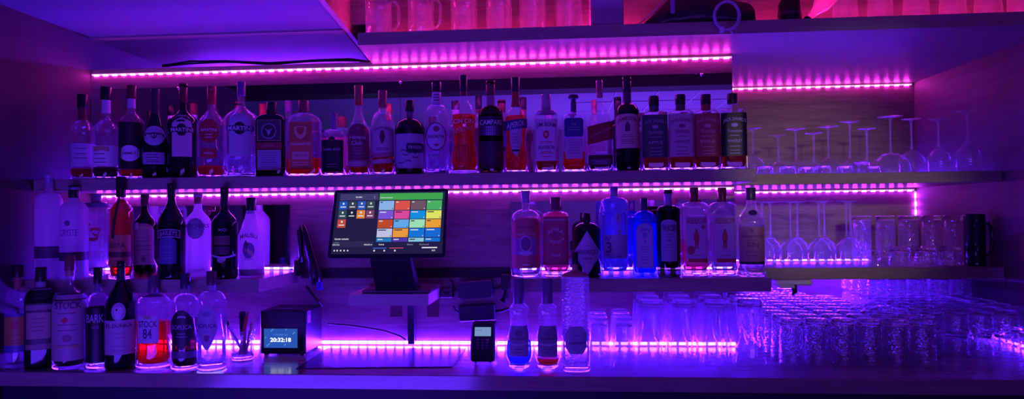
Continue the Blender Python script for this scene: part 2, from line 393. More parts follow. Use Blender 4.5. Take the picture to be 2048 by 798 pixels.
led_strip('bright violet led strip along the back edge of the bar counter', (XL+.02, 0, ZC-.5035), (XE-.002, 0, ZC-.5035), 70, VIO, 900*K, g, wide=.014, size=(.026, .010), glow=4.)
led_strip('violet led strip at the back of the counter inside the right niche', (XE+.01, YD, ZC-.5035), (XR-.01, YD, ZC-.5035), 24, VIO, 2200*K, g)
led_strip('blue led strip hidden above the back panel, lighting the low ceiling', (XL+.05, YD, ZC+.655), (e11.x-.05, YD-.008, ZC+.668), 30, (.16, .01, 1), 900*K, g, (0, -.6, .8))
led_strip('violet led strip on the counter along the side wall behind the stacked tumblers', (XR, -.12, ZC-.5035), (XR, .66, ZC-.5035), 20, VIO, 600*K, g, (-1, 0, 0))
led_strip('added violet led strip on the counter along the niche side of the mirror panel', (XE, .04, ZC-.5035), (XE, .66, ZC-.5035), 16, VIO, 600*K, g, (1, 0, 0))  # added strip, lights the cut tumblers from the left
led_strip('added violet led strip hidden under the lower niche shelf, brightening the stacked glasses', (XE+.02, YD, Z2B-.012), (XR-.02, YD, Z2B-.012), 24, VIO, 1900*K, g)  # added out of sight to brighten the stacked glasses
led_strip('loose end of led strip lying on the overhead shelf between two mugs', (aty(845, 50, -.2).x, -.245, ZU+.050), (aty(875, 50, -.2).x, -.245, ZU+.050), 3, PINK, 150*K, g)
led_strip('pink led strip on the overhead shelf behind the beer glasses', (q1.x+.03, .02, ZU+.06), (XR-.01, .02, ZU+.06), 60, (1, .018, .40), 380*K, g)

# ------------------------------------------------------------------ added fill lights and the room spot
def area(name, loc, rot, size, col, e, sy=None):
    l = bpy.data.lights.new(name, 'AREA'); l.energy = e; l.color = col; l.size = size
    if sy: l.shape = 'RECTANGLE'; l.size_y = sy
    o = bpy.data.objects.new(name, l); C.objects.link(o); o.location = loc; o.rotation_euler = rot; return o
area('fill_light', (0, -4.3, .45), (math.radians(104), 0, 0), 3.2, (.26, .03, 1), 3.2, .5)  # added low fill for the shelf fronts, kept out of the mirrors' view
area('fill_light', (.8, -5.4, .5), (math.radians(180), 0, 0), 3., (.20, .04, 1), 110, 1.5)  # added uplight, brightens the room ceiling reflected in the mirrors
area('fill_light', (-1.2, -1.9, .5), (math.radians(165), 0, 0), 1.4, (.10, .02, 1), 34, .5)  # added blue uplight for the low ceiling over the bar
sp = bpy.data.lights.new('room_spot', 'SPOT'); sp.energy = 100; sp.color = (1, .72, .42); sp.spot_size = math.radians(18); sp.spot_blend = .9; sp.shadow_soft_size = .05
so = bpy.data.objects.new('room_spot', sp); C.objects.link(so); so.location = (.6, -3.4, 1.95)
tgt = Vector((1.0, 0, ZC+.12)); so.rotation_euler = (tgt-Vector(so.location)).to_track_quat('-Z', 'Y').to_euler()
w = bpy.data.worlds.new('world'); bpy.context.scene.world = w; w.use_nodes = True
w.node_tree.nodes['Background'].inputs[0].default_value = (.02, .01, .06, 1); w.node_tree.nodes['Background'].inputs[1].default_value = .05

# ------------------------------------------------------------------ bottles
def cosl(a, b, t): return a+(b-a)*(1-math.cos(PI*t))/2
def P(hs, hn, rn, kind='round', rb=1., lip=True):
    pts = [(0, .90*rb), (.008, .965*rb), (.025, rb), (hs*.5, (rb+1)/2 if rb != 1 else 1), (hs, 1.)]
    n = 8
    for i in range(1, n+1):
        t = i/n
        if kind == 'round': a = t*PI/2; pts.append((hs+(hn-hs)*math.sin(a), rn+(1-rn)*math.cos(a)))
        elif kind == 's': pts.append((hs+(hn-hs)*t, cosl(1, rn, t)))
        elif kind == 'cone': pts.append((hs+(hn-hs)*t, 1+(rn-1)*t**.9))
        elif kind == 'square': a = t*PI/2; pts.append((hs+(hn-hs)*(1-(1-math.sin(a))**.8), rn+(1-rn)*max(0, math.cos(a))**.55))
        elif kind == 'rs':   # round shoulder then concave flow into the neck
            pts.append((hs+(hn-hs)*t, cosl(1, rn, t**1.15) if t > .4 else 1-(1-rn)*.5*(1-math.cos(PI*t**1.15))))
    pts += [(hn+(1-hn)*.5, rn*.97), (.955, rn*.95)]
    if lip: pts += [(.96, rn*1.12), (.985, rn*1.12), (1., rn*1.0)]
    else: pts += [(1., rn*.95)]
    return pts
def curve(ctrl, n=4):
    out = []
    for (v0, r0), (v1, r1) in zip(ctrl, ctrl[1:]):
        for i in range(n): t = i/n; out.append((v0+(v1-v0)*t, cosl(r0, r1, t)))
    return out+[ctrl[-1]]
def ringpts(hw, hd, e, z, n=28):
    out = []
    for j in range(n):
        a = 2*PI*(j+.5)/n; c, s = math.cos(a), math.sin(a)
        out.append((hw*math.copysign(abs(c)**(2/e), c), hd*math.copysign(abs(s)**(2/e), s), z))
    return out
class Bottle:
    def __init__(s, px, wpx, top, zb, Y, prof, glassm, label, dr=1., e=2., thick=.0035, base=.010, group=None, rz=0., name='bottle', rnabs=None):
        c = aty(px, 500, Y); s.Y = Y
        # iterate: axis depth at the bottle for pixel -> metre scale
        c = aty(px, (top+ (399))/2, Y); depth = (c-CAM).dot(fw); k = depth/F
        s.W = wpx*k; s.H = aty(px, top, Y).z-zb; s.prof = prof; s.e = e; s.dr = dr
        s.t = thing(name, label, 'bottle', (c.x, Y, zb), -math.atan(c.x/2.5)*(.8 if e < 3.5 and dr > .85 else .35), group)
        mb = MB()
        outer = [ringpts(*s.sec(v)[:2], s.sec(v)[2], v*s.H) for v, r in prof]
        mb.rings(outer)
        if glassm not in (G_DARK, FROST, CREAM):
            bt = base/s.H; inner = []
            vs = [bt]+[v for v, r in prof if v > bt+.005 and v < .97]
            for v in vs:
                hw, hd, e_ = s.sec(v); f = .85 if v == bt else 1.
                inner.append(ringpts(max(.002, hw*f-thick), max(.002, hd*f-thick), e_, v*s.H))
            mb.rings(inner, flip=True)
            s.bt = bt; s.thick = thick
        mats = [glassm, G_FOOT] if glassm in (G_CLEAR, G_CUT) else glassm
        if isinstance(mats, list):
            for i, f in enumerate(mb.f):
                if max(mb.v[q][2] for q in f) < base*1.6+.001: mb.m[i] = 1
        s.body = mb.build('glass_body', mats, s.t)
    def r(s, v):
        p = s.prof
        if v <= p[0][0]: return p[0][1]
        for (a, ra), (b, rb) in zip(p, p[1:]):
            if v <= b: return ra+(rb-ra)*((v-a)/(b-a) if b > a else 0)
        return p[-1][1]
    def sec(s, v, off=0.):
        r = s.r(v); hw = r*s.W/2; bl = min(1, max(0, (r-.42)/.5)); bl = bl*bl*(3-2*bl)
        return hw+off, hw*(1+(s.dr-1)*bl)+off, 2+(s.e-2)*bl
    def fy(s, u, v, off):
        hw, hd, e = s.sec(v); q = min(.985, abs(u)/max(1e-6, hw)); return -(hd*(1-q**e)**(1/e)+off)
    def liquid(s, m, lvl, v0=None):
        v0 = v0 if v0 is not None else s.bt+.003; n = max(3, int((lvl-v0)*20)+2); rs = []
        for i in range(n):
            v = v0+(lvl-v0)*i/(n-1); hw, hd, e = s.sec(v); g = s.thick+.0006
            if i == 0: hw *= .88; hd *= .88
            rs.append(ringpts(max(.001, hw-g), max(.001, hd-g), e, v*s.H))
        MB().rings(rs).build('liquid', m, s.t); return s
    def cap(s, v0, col, rf=1.1, name='cap', v1=1.004, metal=0., rough=.35, top=None):
        m = plain('cap_%02x%02x%02x_%d' % (*[int(c*255) for c in col], int(metal*10)), col, rough, metal, var=.04)
        r = s.r((v0+1)/2)*s.W/2*rf; z0, z1 = v0*s.H, v1*s.H; b = .0012
        pr = [(z0, r*.98), (z0+b, r), (z1-b, r), (z1, r-b)]
        if top: pr = [(z0, r*.9), ((z0+z1)/2, r*.9), ((z0+z1)/2+.0005, r*top-b), ((z0+z1)/2+b, r*top), (z1-b, r*top), (z1, r*top-b)]
        MB().rings(lathe(pr, 20)).build(name, m, s.t); return s
    def foil(s, v0, v1, col, name='neck_foil', metal=0., off=.0008):
        m = plain('foil_%02x%02x%02x' % tuple(int(c*255) for c in col), col, .4, metal, var=.04)
        rs = []
        n = 8
        for i in range(n+1):
            v = v0+(v1-v0)*i/n; hw, hd, e = s.sec(v, off); rs.append(ringpts(hw, hd, e, v*s.H, 24))
        MB().rings(rs, cap0=False, cap1=False).build(name, m, s.t); return s
    def band(s, v0, v1, col, name='label', mat=None, off=.0007):
        rs = []
        for i in range(7):
            v = v0+(v1-v0)*i/6; hw, hd, e = s.sec(v, off); rs.append(ringpts(hw, hd, e, v*s.H, 36))
        s.last = MB().rings(rs, cap0=False, cap1=False).build(name, mat or sh(col), s.t); return s
    def label(s, shape, uc, vc, uw, vh, col, name='label', under=False, off=None, k=0., mat=None):
        """a printed paper following the front of the glass"""
        par = s.last if under else s.t; off = off if off is not None else (.0013 if under else .0007)
        nu, nv = (18, 10) if not under else (12, 6); mb = MB(); g = []
        for i in range(nu+1):
            q = -1+2*i/nu; lo, hi = -1, 1
            if shape == 'ellipse': hi = math.sqrt(max(0, 1-q*q)); lo = -hi
            elif shape == 'arch': hi = 1-k+k*math.sqrt(max(0, 1-q*q)) if k else math.sqrt(max(0, 1-q*q))
            elif shape == 'diamond': hi = 1-abs(q); lo = -hi
            elif shape == 'slant': lo = -1+k*q; hi = 1+k*q
            elif shape == 'shield': hi = 1-.15*q*q; lo = -1+1.0*abs(q)**2.2
            elif shape == 'leaf': hi = (max(0, 1-q*q))**.6; lo = -1+abs(q)**1.6
            elif shape == 'arc': hi = 1-k*q*q; lo = -1-k*q*q
            elif shape == 'oct': hi = 1-max(0, abs(q)-.6)*1.2; lo = -hi
            elif shape == 'round': hi = 1-.35*max(0, abs(q)-.7)**2/.09*.6; lo = -hi
            for j in range(nv+1):
                t = lo+(hi-lo)*j/nv; v = min(.999, max(.001, vc+t*vh/2)); u = (uc+q*uw/2)*s.W
                hw = s.sec(v)[0]; u = max(-hw*.985, min(hw*.985, u)); g.append((u, s.fy(u, v, off), v*s.H))
        fs = [(i*(nv+1)+j, (i+1)*(nv+1)+j, (i+1)*(nv+1)+j+1, i*(nv+1)+j+1) for i in range(nu) for j in range(nv)]
        mb.add(g, fs, 0, True)
        # z is up, so the object sits in the bottle's frame
        o = mb.build(name, mat or sh(col), par)
        if not under: s.last = o
        return s
    def text(s, st, uc, vc, w, col, h=None, arc=0., off=.0018, bold=.012, slant=0.):
        vs, fs, tw, th = text_mesh(st, bold); sx = w*s.W/tw; sy = (h*s.H/th) if h else sx; out = []
        for x, y in vs:
            X = x*sx; u = uc*s.W+X; v = vc+(y*sy)/s.H-arc*(2*X/(w*s.W))**2+slant*X/s.W
            v = min(.999, max(.001, v)); hw = s.sec(v)[0]; u = max(-hw*.98, min(hw*.98, u)); out.append((u, s.fy(u, v, off), v*s.H))
        m = sh(col); par = getattr(s, 'last', None) or s.t
        MB().add(out, fs).build('lettering', m, par)
        return s
    def lines(s, uc, vcs, w, col, h=.006):
        """rows of small print"""
        mb = MB(); last = None; par = getattr(s, 'last', None) or s.t
        for vc in vcs:
            if last is not None and abs(vc-last)*s.H > .016: mb.build('small_print', sh(col), par); mb = MB()
            last = vc
            ww = w*random.uniform(.7, 1); n = 8
            g = []
            for i in range(n+1):
                u = (uc+(-.5+i/n)*ww)*s.W
                for v in (vc-h/2, vc+h/2): 
                    hw = s.sec(v)[0]; u = max(-hw*.98, min(hw*.98, u)); g.append((u, s.fy(u, v, .0016), v*s.H))
            mb.add(g, [(2*i, 2*i+2, 2*i+3, 2*i+1) for i in range(n)])
        mb.build('small_print', sh(col), par); return s
WHT = (.78, .76, .74); CRM = (.72, .64, .50); BLK = (.015, .012, .015); RED = (.55, .02, .03); GLD = (.55, .42, .18); DKR = (.16, .02, .03)
COP = (.50, .20, .12); GRY = (.45, .45, .48); ORG = (.80, .25, .06); BLU = (.05, .08, .45)
UZ, UY = Z1T+.0005, -.215
GU = 'bottles on the upper shelf'
def U(px, w, top, prof, g, label, **k): return Bottle(px, w, top, UZ, k.pop('Y', UY), prof, g, label, group=GU, **k)
b = U(165, 44, 190, P(.48, .70, .34), G_CLEAR, 'slim clear bottle with black cap and amber remainder, nearest the side wall'); b.liquid(L_AMBER, .13).cap(.84, BLK, 1.35).foil(.70, .84, DKR).band(.15, .42, (.5, .42, .55)).lines(0, (.36, .30, .25), .6, DKR)
b = U(212, 50, 175, P(.52, .68, .32, 's'), G_CLEAR, 'clear bottle with black cap, white neck paper and low white label'); b.liquid(L_DARK, .13).cap(.87, BLK, 1.3).foil(.72, .86, (.6, .55, .6)).label('rect', 0, .25, .86, .22, WHT).label('arc', -.1, .33, .55, .05, GLD, 'emblem', True, k=.5).lines(-.15, (.27, .22, .18), .5, BLK)
b = U(263, 46, 172, P(.60, .74, .32, 's'), G_CLEAR, 'bottle in a black sleeve with a white oval label and dark wine cap'); b.cap(.86, DKR, 1.25).foil(.76, .86, (.6, .5, .6)).liquid(L_RED, .10).band(.11, .60, (.02, .015, .02), 'sleeve', sh((.02, .015, .02)), .0006).label('ellipse', -.02, .27, .80, .17, WHT).text('VERMUT', -.02, .27, .55, BLK)
b = U(311, 50, 178, P(.42, .74, .30, 'cone'), G_DARK, 'dark conical sparkling wine bottle with a round grey label and foil neck'); b.foil(.72, 1.0, (.05, .03, .05), off=.001).label('ellipse', 0, .47, .78, .22, (.50, .48, .55)).label('diamond', 0, .47, .34, .08, (.08, .02, .08), 'emblem', True).label('arc', 0, .49, .70, .03, (.08, .05, .1), 'emblem', True, k=.9).text('MARTINI', 0, .472, .56, WHT, off=.0022).label('rect', -.02, .22, .78, .13, (.42, .38, .5)).lines(-.05, (.26, .23, .20, .18), .55, BLK)
MART = P(.60, .74, .27, 'rs')
def martini(b, col=WHT, banner=(.10, .02, .04), uc=0, word='MARTINI'):
    b.label('arch', uc, .44, .62, .44, col, k=.45).label('ellipse', uc, .50, .34, .13, RED if banner[0] > .05 else BLK, 'emblem', True)
    b.label('rect', uc, .50, .76, .055, banner, 'banner', True, off=.0016).text(word, uc, .50, .68, WHT, off=.0022).label('ellipse', uc, .62, .10, .035, GRY, 'emblem', True).lines(uc, (.42, .38, .35, .32, .29), .4, GRY, .005); return b
b = U(367, 58, 168, P(.58, .73, .25, 'rs'), G_DARK, 'black vermouth bottle with a tall arched cream label and maroon cap'); b.cap(.80, DKR, 1.15, rough=.3); martini(b, (.62, .52, .50), (.05, .01, .03))
b = U(424, 56, 173, P(.56, .76, .27, 'rs'), G_CLEAR, 'clear bottle with a round red label, red cap and a red remainder'); b.liquid(L_RED, .13).cap(.80, (.45, .02, .04), 1.15).label('ellipse', -.05, .50, .66, .26, (.42, .03, .04)).text('MARTINI', -.05, .51, .52, WHT).lines(-.05, (.46, .43), .3, WHT, .006); b.label('rect', -.05, .26, .52, .10, (.50, .04, .05)).text('FIERO', -.05, .26, .28, WHT, .02)
b = U(483, 66, 165, P(.60, .76, .22, 'rs'), G_CLEAR, 'large clear vermouth bottle with a pale arched label and violet cap', base=.016); b.cap(.86, (.16, .08, .25), 1.15).liquid(L_CLEAR, .24); martini(b, (.50, .50, .56), (.05, .03, .12))
# herbal liqueur, square black
b = U(544, 58, 205, P(.74, .84, .30, 'round'), G_DARK, 'square black herbal liqueur bottle with two gold-framed labels and black cap', dr=.72, e=5.); b.cap(.84, (.02, .03, .02), 1.2).label('rect', 0, .61, .80, .28, GLD).label('rect', 0, .61, .75, .265, (.06, .08, .07), 'field', True, off=.0010).label('ellipse', 0, .60, .52, .21, (.30, .32, .30), 'emblem', True, off=.0016).label('ellipse', 0, .60, .44, .175, (.03, .05, .04), 'field', True, off=.0021).label('arc', 0, .60, .22, .02, GRY, 'emblem', True, off=.0026, k=-3).label('diamond', 0, .585, .12, .09, GRY, 'emblem', True, off=.0025)
b.label('rect', 0, .41, .84, .085, (.35, .03, .05)).text('LIQUEUR', 0, .41, .4, (.5, .35, .3), .02).label('rect', 0, .22, .80, .27, GLD).label('rect', 0, .22, .74, .25, (.34, .36, .42), 'field', True, off=.0011).lines(0, (.31, .28, .25, .22, .19, .16, .13), .6, (.1, .1, .12), .006)
b = U(608, 68, 202, P(.70, .83, .24, 'round'), G_CLEAR, 'flat rounded clear flask with an orange label and brown cap', dr=.55, e=4.); b.liquid(L_ORANGE, .24).cap(.84, (.25, .07, .06), 1.3).label('rect', -.03, .40, .66, .62, (.62, .17, .07)).label('rect', -.03, .57, .60, .22, (.50, .13, .06), 'field', True, off=.0011).label('shield', -.03, .57, .34, .17, (.75, .50, .25), 'emblem', True, off=.0016).label('shield', -.03, .59, .22, .10, (.5, .12, .05), 'emblem', True, off=.0021).text('JAGERMEISTER', -.03, .415, .60, (.85, .7, .6)).label('rect', -.03, .27, .48, .10, (.70, .45, .32), 'field', True, off=.0011).text('ORANGE', -.03, .27, .40, (.45, .12, .06)).lines(-.03, (.18, .15), .5, (.85, .7, .6))
b = U(668, 46, 226, P(.62, .74, .26, 'round'), G_CLEAR, 'small clear bottle with a wide black label and grey stopper', dr=.8, e=3.5); b.liquid(L_PINK, .60).cap(.84, (.22, .18, .30), 1.15, v1=1.0).foil(.74, .86, (.25, .2, .33)).label('rect', -.02, .31, .96, .50, (.012, .01, .02)).label('ellipse', 0, .55, .30, .13, (.012, .01, .02), 'crest', True, off=.0006).label('ellipse', 0, .55, .12, .05, DKR, 'emblem', True).text('DARK RSTR', 0, .41, .74, (.5, .5, .6), .035).lines(0, (.18, .14), .5, GRY)
b = U(718, 44, 172, P(.44, .74, .33, 's'), G_CLEAR, 'rum bottle with a long sloping neck, maroon label and copper cap'); b.liquid(L_AMBER, .24).cap(.83, COP, 1.2, metal=.5).foil(.79, .83, RED).label('arch', -.02, .36, .98, .42, (.20, .03, .09), k=.5).text('Havana', -.02, .42, .72, (.7, .6, .6)).text('Club', -.06, .355, .50, (.7, .6, .6)).label('ellipse', 0, .52, .20, .05, (.35, .08, .1), 'emblem', True).lines(-.02, (.30, .27, .24), .6, (.5, .3, .35)); b.label('rect', -.03, .13, .88, .07, (.5, .3, .35))
b = U(766, 46, 182, P(.60, .75, .36, 'round'), G_CLEAR, 'spiced rum bottle with a pale portrait label and copper cap'); b.liquid(L_AMBER, .34).cap(.80, (.34, .12, .10), 1.1, metal=.3).label('arch', -.02, .40, .98, .34, (.52, .38, .44), k=.25).label('leaf', 0, .44, .24, .16, (.10, .02, .05), 'emblem', True).label('ellipse', 0, .50, .12, .04, (.10, .02, .05), 'emblem', True).text('CAPTAIN', 0, .545, .7, (.15, .04, .1), arc=.02).label('slant', 0, .235, .98, .05, (.45, .15, .22), 'banner', True, k=.4).lines(0, (.31, .29), .6, (.2, .05, .12)); b.label('slant', 0, .16, .98, .05, (.55, .35, .35), k=.3)
b = U(820, 60, 202, P(.60, .76, .20, 'round'), G_DARK, 'squat dark rum bottle with a wide grey-green tentacle label', dr=.95); b.cap(.85, BLK, 1.5).foil(.76, .85, (.2, .15, .2)).label('rect', 0, .31, 1., .46, (.42, .42, .48)).label('round', .18, .35, .56, .13, (.03, .02, .05), 'field', True).text('KRAKEN', .18, .36, .40, (.6, .6, .65), .04)
for k in range(7):
    b.label('arc', -.28+.08*k, .15+.035*((k*5) % 7), .20, .015, (.08, .06, .12), 'tentacle', True, k=(2.5 if k % 2 else -2.5))
b = U(874, 50, 165, P(.60, .76, .36, 'round'), G_CLEAR, 'clear white rum bottle with a large oval label and white neck band', base=.018); b.liquid(L_CLEAR, .52).cap(.90, BLK, 1.1).foil(.76, .89, (.60, .56, .68)).lines(0, (.86, .83, .80), .3, BLK, .008).label('ellipse', -.02, .40, .82, .30, (.10, .03, .08)).label('ellipse', -.02, .40, .76, .28, (.60, .58, .66), 'field', True, off=.0011).text('NEGRITA', -.02, .40, .66, BLK, .035).label('ellipse', 0, .48, .26, .06, (.25, .08, .12), 'emblem', True, off=.0016).label('diamond', 0, .31, .24, .03, (.2, .05, .1), 'emblem', True, off=.0016); b.label('rect', -.02, .20, .5, .05, (.45, .44, .6)).text('WHITE', -.02, .20, .32, BLK)
b = U(928, 58, 152, curve([(0, .86), (.02, .94), (.12, .98), (.30, .80), (.42, .76), (.55, .88), (.60, .88), (.66, .74), (.76, .26), (.84, .21), (.97, .20), (1, .22)]), G_CLEAR, 'tall waisted red aperitif bottle with white words on the glass', base=.014); b.last = b.body; b.liquid(L_RED, .60).cap(.84, (.02, .02, .04), 1.3).foil(.80, .84, (.15, .02, .03)).text('CIN CIN', 0, .525, .70, (.85, .75, .75), arc=0).text('APERITIVO!', 0, .445, .72, (.70, .30, .32), h=.05, slant=.05)
for k in range(6): b.label('rect', -.25+.10*k, .20, .03, .18, (.35, .02, .04), 'rib', k=0)
b = U(982, 50, 162, P(.62, .73, .33, 'round'), G_BROWN, 'dark red bitter bottle with a blue-black name band and grey label'); b.liquid(L_RED, .62).cap(.85, (.20, .02, .05), 1.15).foil(.73, .84, (.35, .2, .32)).band(.40, .60, (.03, .02, .08)).label('rect', 0, .45, .98, .10, (.35, .33, .50)).label('rect', 0, .54, .99, .08, (.02, .02, .06), 'banner', True).text('CAMPARI', 0, .54, .86, WHT, .055).lines(0, (.47, .44), .6, (.1, .1, .2)); b.band(.05, .34, (.05, .01, .05), 'ribbed_sleeve', None)
b = U(1032, 50, 156, curve([(0, .90), (.02, .98), (.18, .96), (.35, .80), (.50, .92), (.56, .92), (.62, .82), (.70, .38), (.76, .30), (.97, .28), (1, .3)]), G_CLEAR, 'orange-red aperitif bottle with a slanting blue name label'); b.liquid(L_RED, .60, None).cap(.85, (.03, .02, .05), 1.2).foil(.70, .85, (.40, .08, .05)).label('shield', 0, .33, .48, .30, (.50, .42, .48)).lines(0, (.40, .37, .34, .31), .3, (.3, .1, .1)).label('rect', 0, .23, .3, .02, BLK, 'bar', True).label('slant', 0, .50, .92, .10, (.05, .03, .20), k=.35).text('APEROL', 0, .50, .72, (.80, .70, .75), .055, slant=.06)
for k in range(5): b.label('ellipse', -.22+.11*k, .12+.02*(k % 2), .07, .022, (.75, .05, .06), 'embossing')
b = U(1093, 46, 190, P(.68, .80, .42, 'square'), G_CLEAR, 'square bourbon bottle with a full white label and grey cap', dr=.95, e=4.5); b.liquid(L_AMBER, .66).cap(.84, (.42, .34, .44), 1.05).foil(.76, .85, (.30, .26, .40)).label('rect', 0, .41, .97, .53, (.72, .60, .66)).text('JIM BEAM', 0, .60, .82, (.08, .04, .12), .07, arc=.02).label('ellipse', 0, .48, .26, .10, RED, 'seal', True).text('B', 0, .48, .1, WHT, off=.0024).lines(0, (.39, .37), .6, RED).text('BOURBON', 0, .315, .68, (.10, .05, .15), .05).lines(0, (.26, .24, .20), .6, RED, .008)
b = U(1148, 48, 190, P(.66, .78, .22, 'round'), G_CLEAR, 'clear whisky bottle with a navy blue band and broad dark stopper', dr=.75, e=4.); b.liquid(L_RED, .26).cap(.90, (.03, .02, .05), 1.15, top=1.75, v1=1.0).foil(.78, .90, (.05, .05, .12)).label('round', 0, .57, .78, .24, (.03, .04, .22)).text('THE', 0, .61, .2, GRY).lines(0, (.57, .54), .55, GRY).label('rect', 0, .30, .72, .26, (.55, .42, .50)).lines(0, (.38, .35, .31, .28, .24), .5, (.3, .12, .2))
b = U(1200, 52, 162, P(.48, .82, .24, 'cone'), G_CLEAR, 'square tapering whisky bottle with a slanting red label', dr=.95, e=5.); b.liquid(L_DARK, .18).cap(.88, (.42, .08, .14), 1.1).foil(.82, .88, (.5, .2, .3)).label('slant', .02, .42, 1., .20, (.30, .015, .03), k=.32).text('JOHNNIE WALKER', .02, .42, .80, (.55, .25, .25), .03, slant=.13); b.label('rect', 0, .10, .78, .07, (.12, .03, .12)).lines(0, (.11, .09), .5, GRY)
b = U(1255, 48, 155, P(.60, .72, .33, 'round'), G_DARK, 'dark Irish whiskey bottle with an arched cream label'); b.foil(.70, .84, (.10, .05, .10)).cap(.84, (.03, .01, .04), 1.12).label('arch', 0, .42, .98, .36, (.66, .54, .42), k=.15).text('JAMESON', 0, .545, .86, (.30, .02, .05), .05, arc=.03).label('rect', 0, .45, .20, .07, (.10, .03, .08), 'crest', True).label('arch', 0, .49, .14, .05, (.10, .03, .08), 'crest', True).lines(0, (.38, .36, .33, .31, .29), .6, (.35, .1, .12))
def jd(px, top, lc, tc, words, label, cap=BLK, lq=L_AMBER, fo=None):
    b = U(px, 50.5, top, P(.72, .80, .36, 'square'), G_CLEAR, label, dr=.95, e=5.); b.liquid(lq, .70).cap(.87, cap, 1.15)
    if fo: b.foil(.80, .88, fo)
    b.label('rect', 0, .455, .97, .56, lc).text("JACK DANIEL'S", 0, .65, .86, tc, .055, arc=.03)
    for i, w_ in enumerate(words): b.text(w_, 0, .50-.13*i, .56, tc, .04)
    b.label('ellipse', 0, .575, .26, .05, tc, 'badge', True, off=.0012); b.lines(0, (.44, .30, .25, .21), .5, tc, .008); return b
jd(1309, 193, (.06, .10, .08), (.40, .45, .42), ['TENNESSEE', 'APPLE'], 'square whiskey bottle with a dark green label', fo=(.1, .15, .12))
jd(1362, 190, (.58, .46, .44), (.20, .08, .14), ['TENNESSEE', 'HONEY'], 'square whiskey bottle with a cream label between green and red ones', fo=(.1, .1, .1))
jd(1413, 190, (.45, .06, .07), (.75, .45, .38), ['TENNESSEE', 'FIRE'], 'square whiskey bottle with a red label and red neck', fo=(.45, .05, .06))
jd(1466, 188, (.012, .012, .02), (.60, .60, .68), ['Tennessee', 'WHISKEY'], 'square whiskey bottle with a black label at the end of the row')

# ---- left lower shelf
LZ, LY = ZLT+.0005, -.32
GL = 'bottles on the left lower shelf'
def L(px, w, top, prof, g, label=None, **k): return Bottle(px, w, top, LZ, k.pop('Y', LY), prof, g, label, group=GL, **k)
b = L(98, 48, 347, P(.72, .82, .34, 'round'), FROST, 'tall frosted vodka bottle with a clear stopper and dark belt, nearest the wall'); b.cap(.87, (.30, .22, .40), 1.0).band(.20, .31, (.10, .03, .10), 'belt')
b = L(148, 50, 372, P(.72, .83, .36, 'round'), FROST, 'frosted vodka bottle with a black cap and printed letters above its belt'); b.cap(.87, BLK, 1.15).band(.20, .29, (.08, .03, .07), 'belt'); b.last = b.body; b.label('ellipse', -.15, .60, .20, .06, (.12, .05, .22), 'emblem').text('CRYSTE', -.12, .50, .62, (.22, .10, .34), .07)
b = L(193, 54, 388, P(.80, .90, .28, 'square', rb=.80), G_CLEAR, Y=-.24, label='square-shouldered clear bottle painted with red chillies', dr=.7, e=5., base=.03); b.liquid(L_CLEAR, .80).cap(.90, (.20, .16, .28), 1.2).foil(.84, .90, (.2, .16, .28))
b.last = b.body; b.label('rect', -.05, .42, .8, .5, (.5, .46, .62), 'label', mat=G_CLEAR)
for (u, v, ww, hh, kk) in ((-.22, .62, .30, .035, -1.), (.10, .58, .36, .035, 1.2), (0, .45, .42, .04, -1.4), (.12, .50, .22, .03, -2.)): b.label('arc', u, v, ww, hh, (.45, .03, .07), 'chilli', True, k=kk)
b = L(242, 44, 354, P(.66, .80, .34, 's'), G_CLEAR, 'red vodka bottle with an orange label and a black strap down its neck'); b.liquid(L_RED, .78).cap(.80, BLK, 1.25).label('rect', -.05, .28, .96, .30, (.55, .22, .10)).text('ISKRA', -.08, .33, .62, (.12, .04, .04), .05).label('rect', -.05, .24, .96, .05, (.12, .03, .04), 'bar', True).lines(-.05, (.18, .15), .5, (.2, .06, .04))
s0 = MB(); s0.tube([(.004, -b.W*.30, b.H*.93), (-.004, -b.W*.36, b.H*.75), (-.016, -b.W*.52, b.H*.55), (-.020, -b.W*.52, b.H*.40)], .0042, 6); s0.build('strap', BLACKM, b.t)
b = L(290, 45, 389, P(.60, .80, .30, 'rs'), G_BROWN, Y=-.25, label='brown brandy bottle with an arched beige label and dark red cap'); b.liquid(L_DARK, .6).cap(.86, (.10, .02, .03), 1.2).label('arch', -.02, .40, .84, .50, (.40, .24, .20), k=.35).label('arc', -.02, .60, .6, .02, GLD, 'trim', True, k=1.5).label('rect', -.28, .62, .16, .08, (.6, .5, .5), 'stamp', True).lines(0, (.48, .44, .38, .33, .26), .6, (.15, .05, .06)).label('ellipse', 0, .22, .2, .07, (.15, .03, .05), 'emblem', True)
b = L(343, 51, 367, P(.56, .84, .27, 's'), G_DARK, 'black cream liqueur bottle with a silver-edged arched banner'); b.cap(.86, (.02, .01, .02), 1.15).label('arc', -.05, .48, .80, .085, (.45, .42, .50), k=.35).label('arc', -.05, .48, .75, .065, (.03, .02, .05), 'field', True, off=.0012, k=.4).text('BAILEYS', -.05, .485, .62, (.5, .45, .55), .045, arc=.018).label('arch', -.08, .30, .62, .28, (.10, .13, .28), k=.4).lines(-.08, (.34, .28, .22), .4, (.3, .3, .4))
b = L(396, 48, 387, P(.64, .82, .32, 'rs', rb=.94), CREAM, Y=-.25, label='opaque white schnapps bottle with a round grey label and copper cap'); b.cap(.875, (.28, .10, .08), 1.1).label('ellipse', -.05, .58, .68, .25, (.30, .28, .40)).text('ARCHERS', 0, .61, .90, (.10, .05, .15), .05).label('arc', -.05, .49, .4, .01, GRY, 'trim', True, k=-1.).lines(-.05, (.565,), .4, (.15, .1, .2)); b.last = b.body; b.text('SCHNAPPS', 0, .08, .6, (.45, .3, .6), .04)
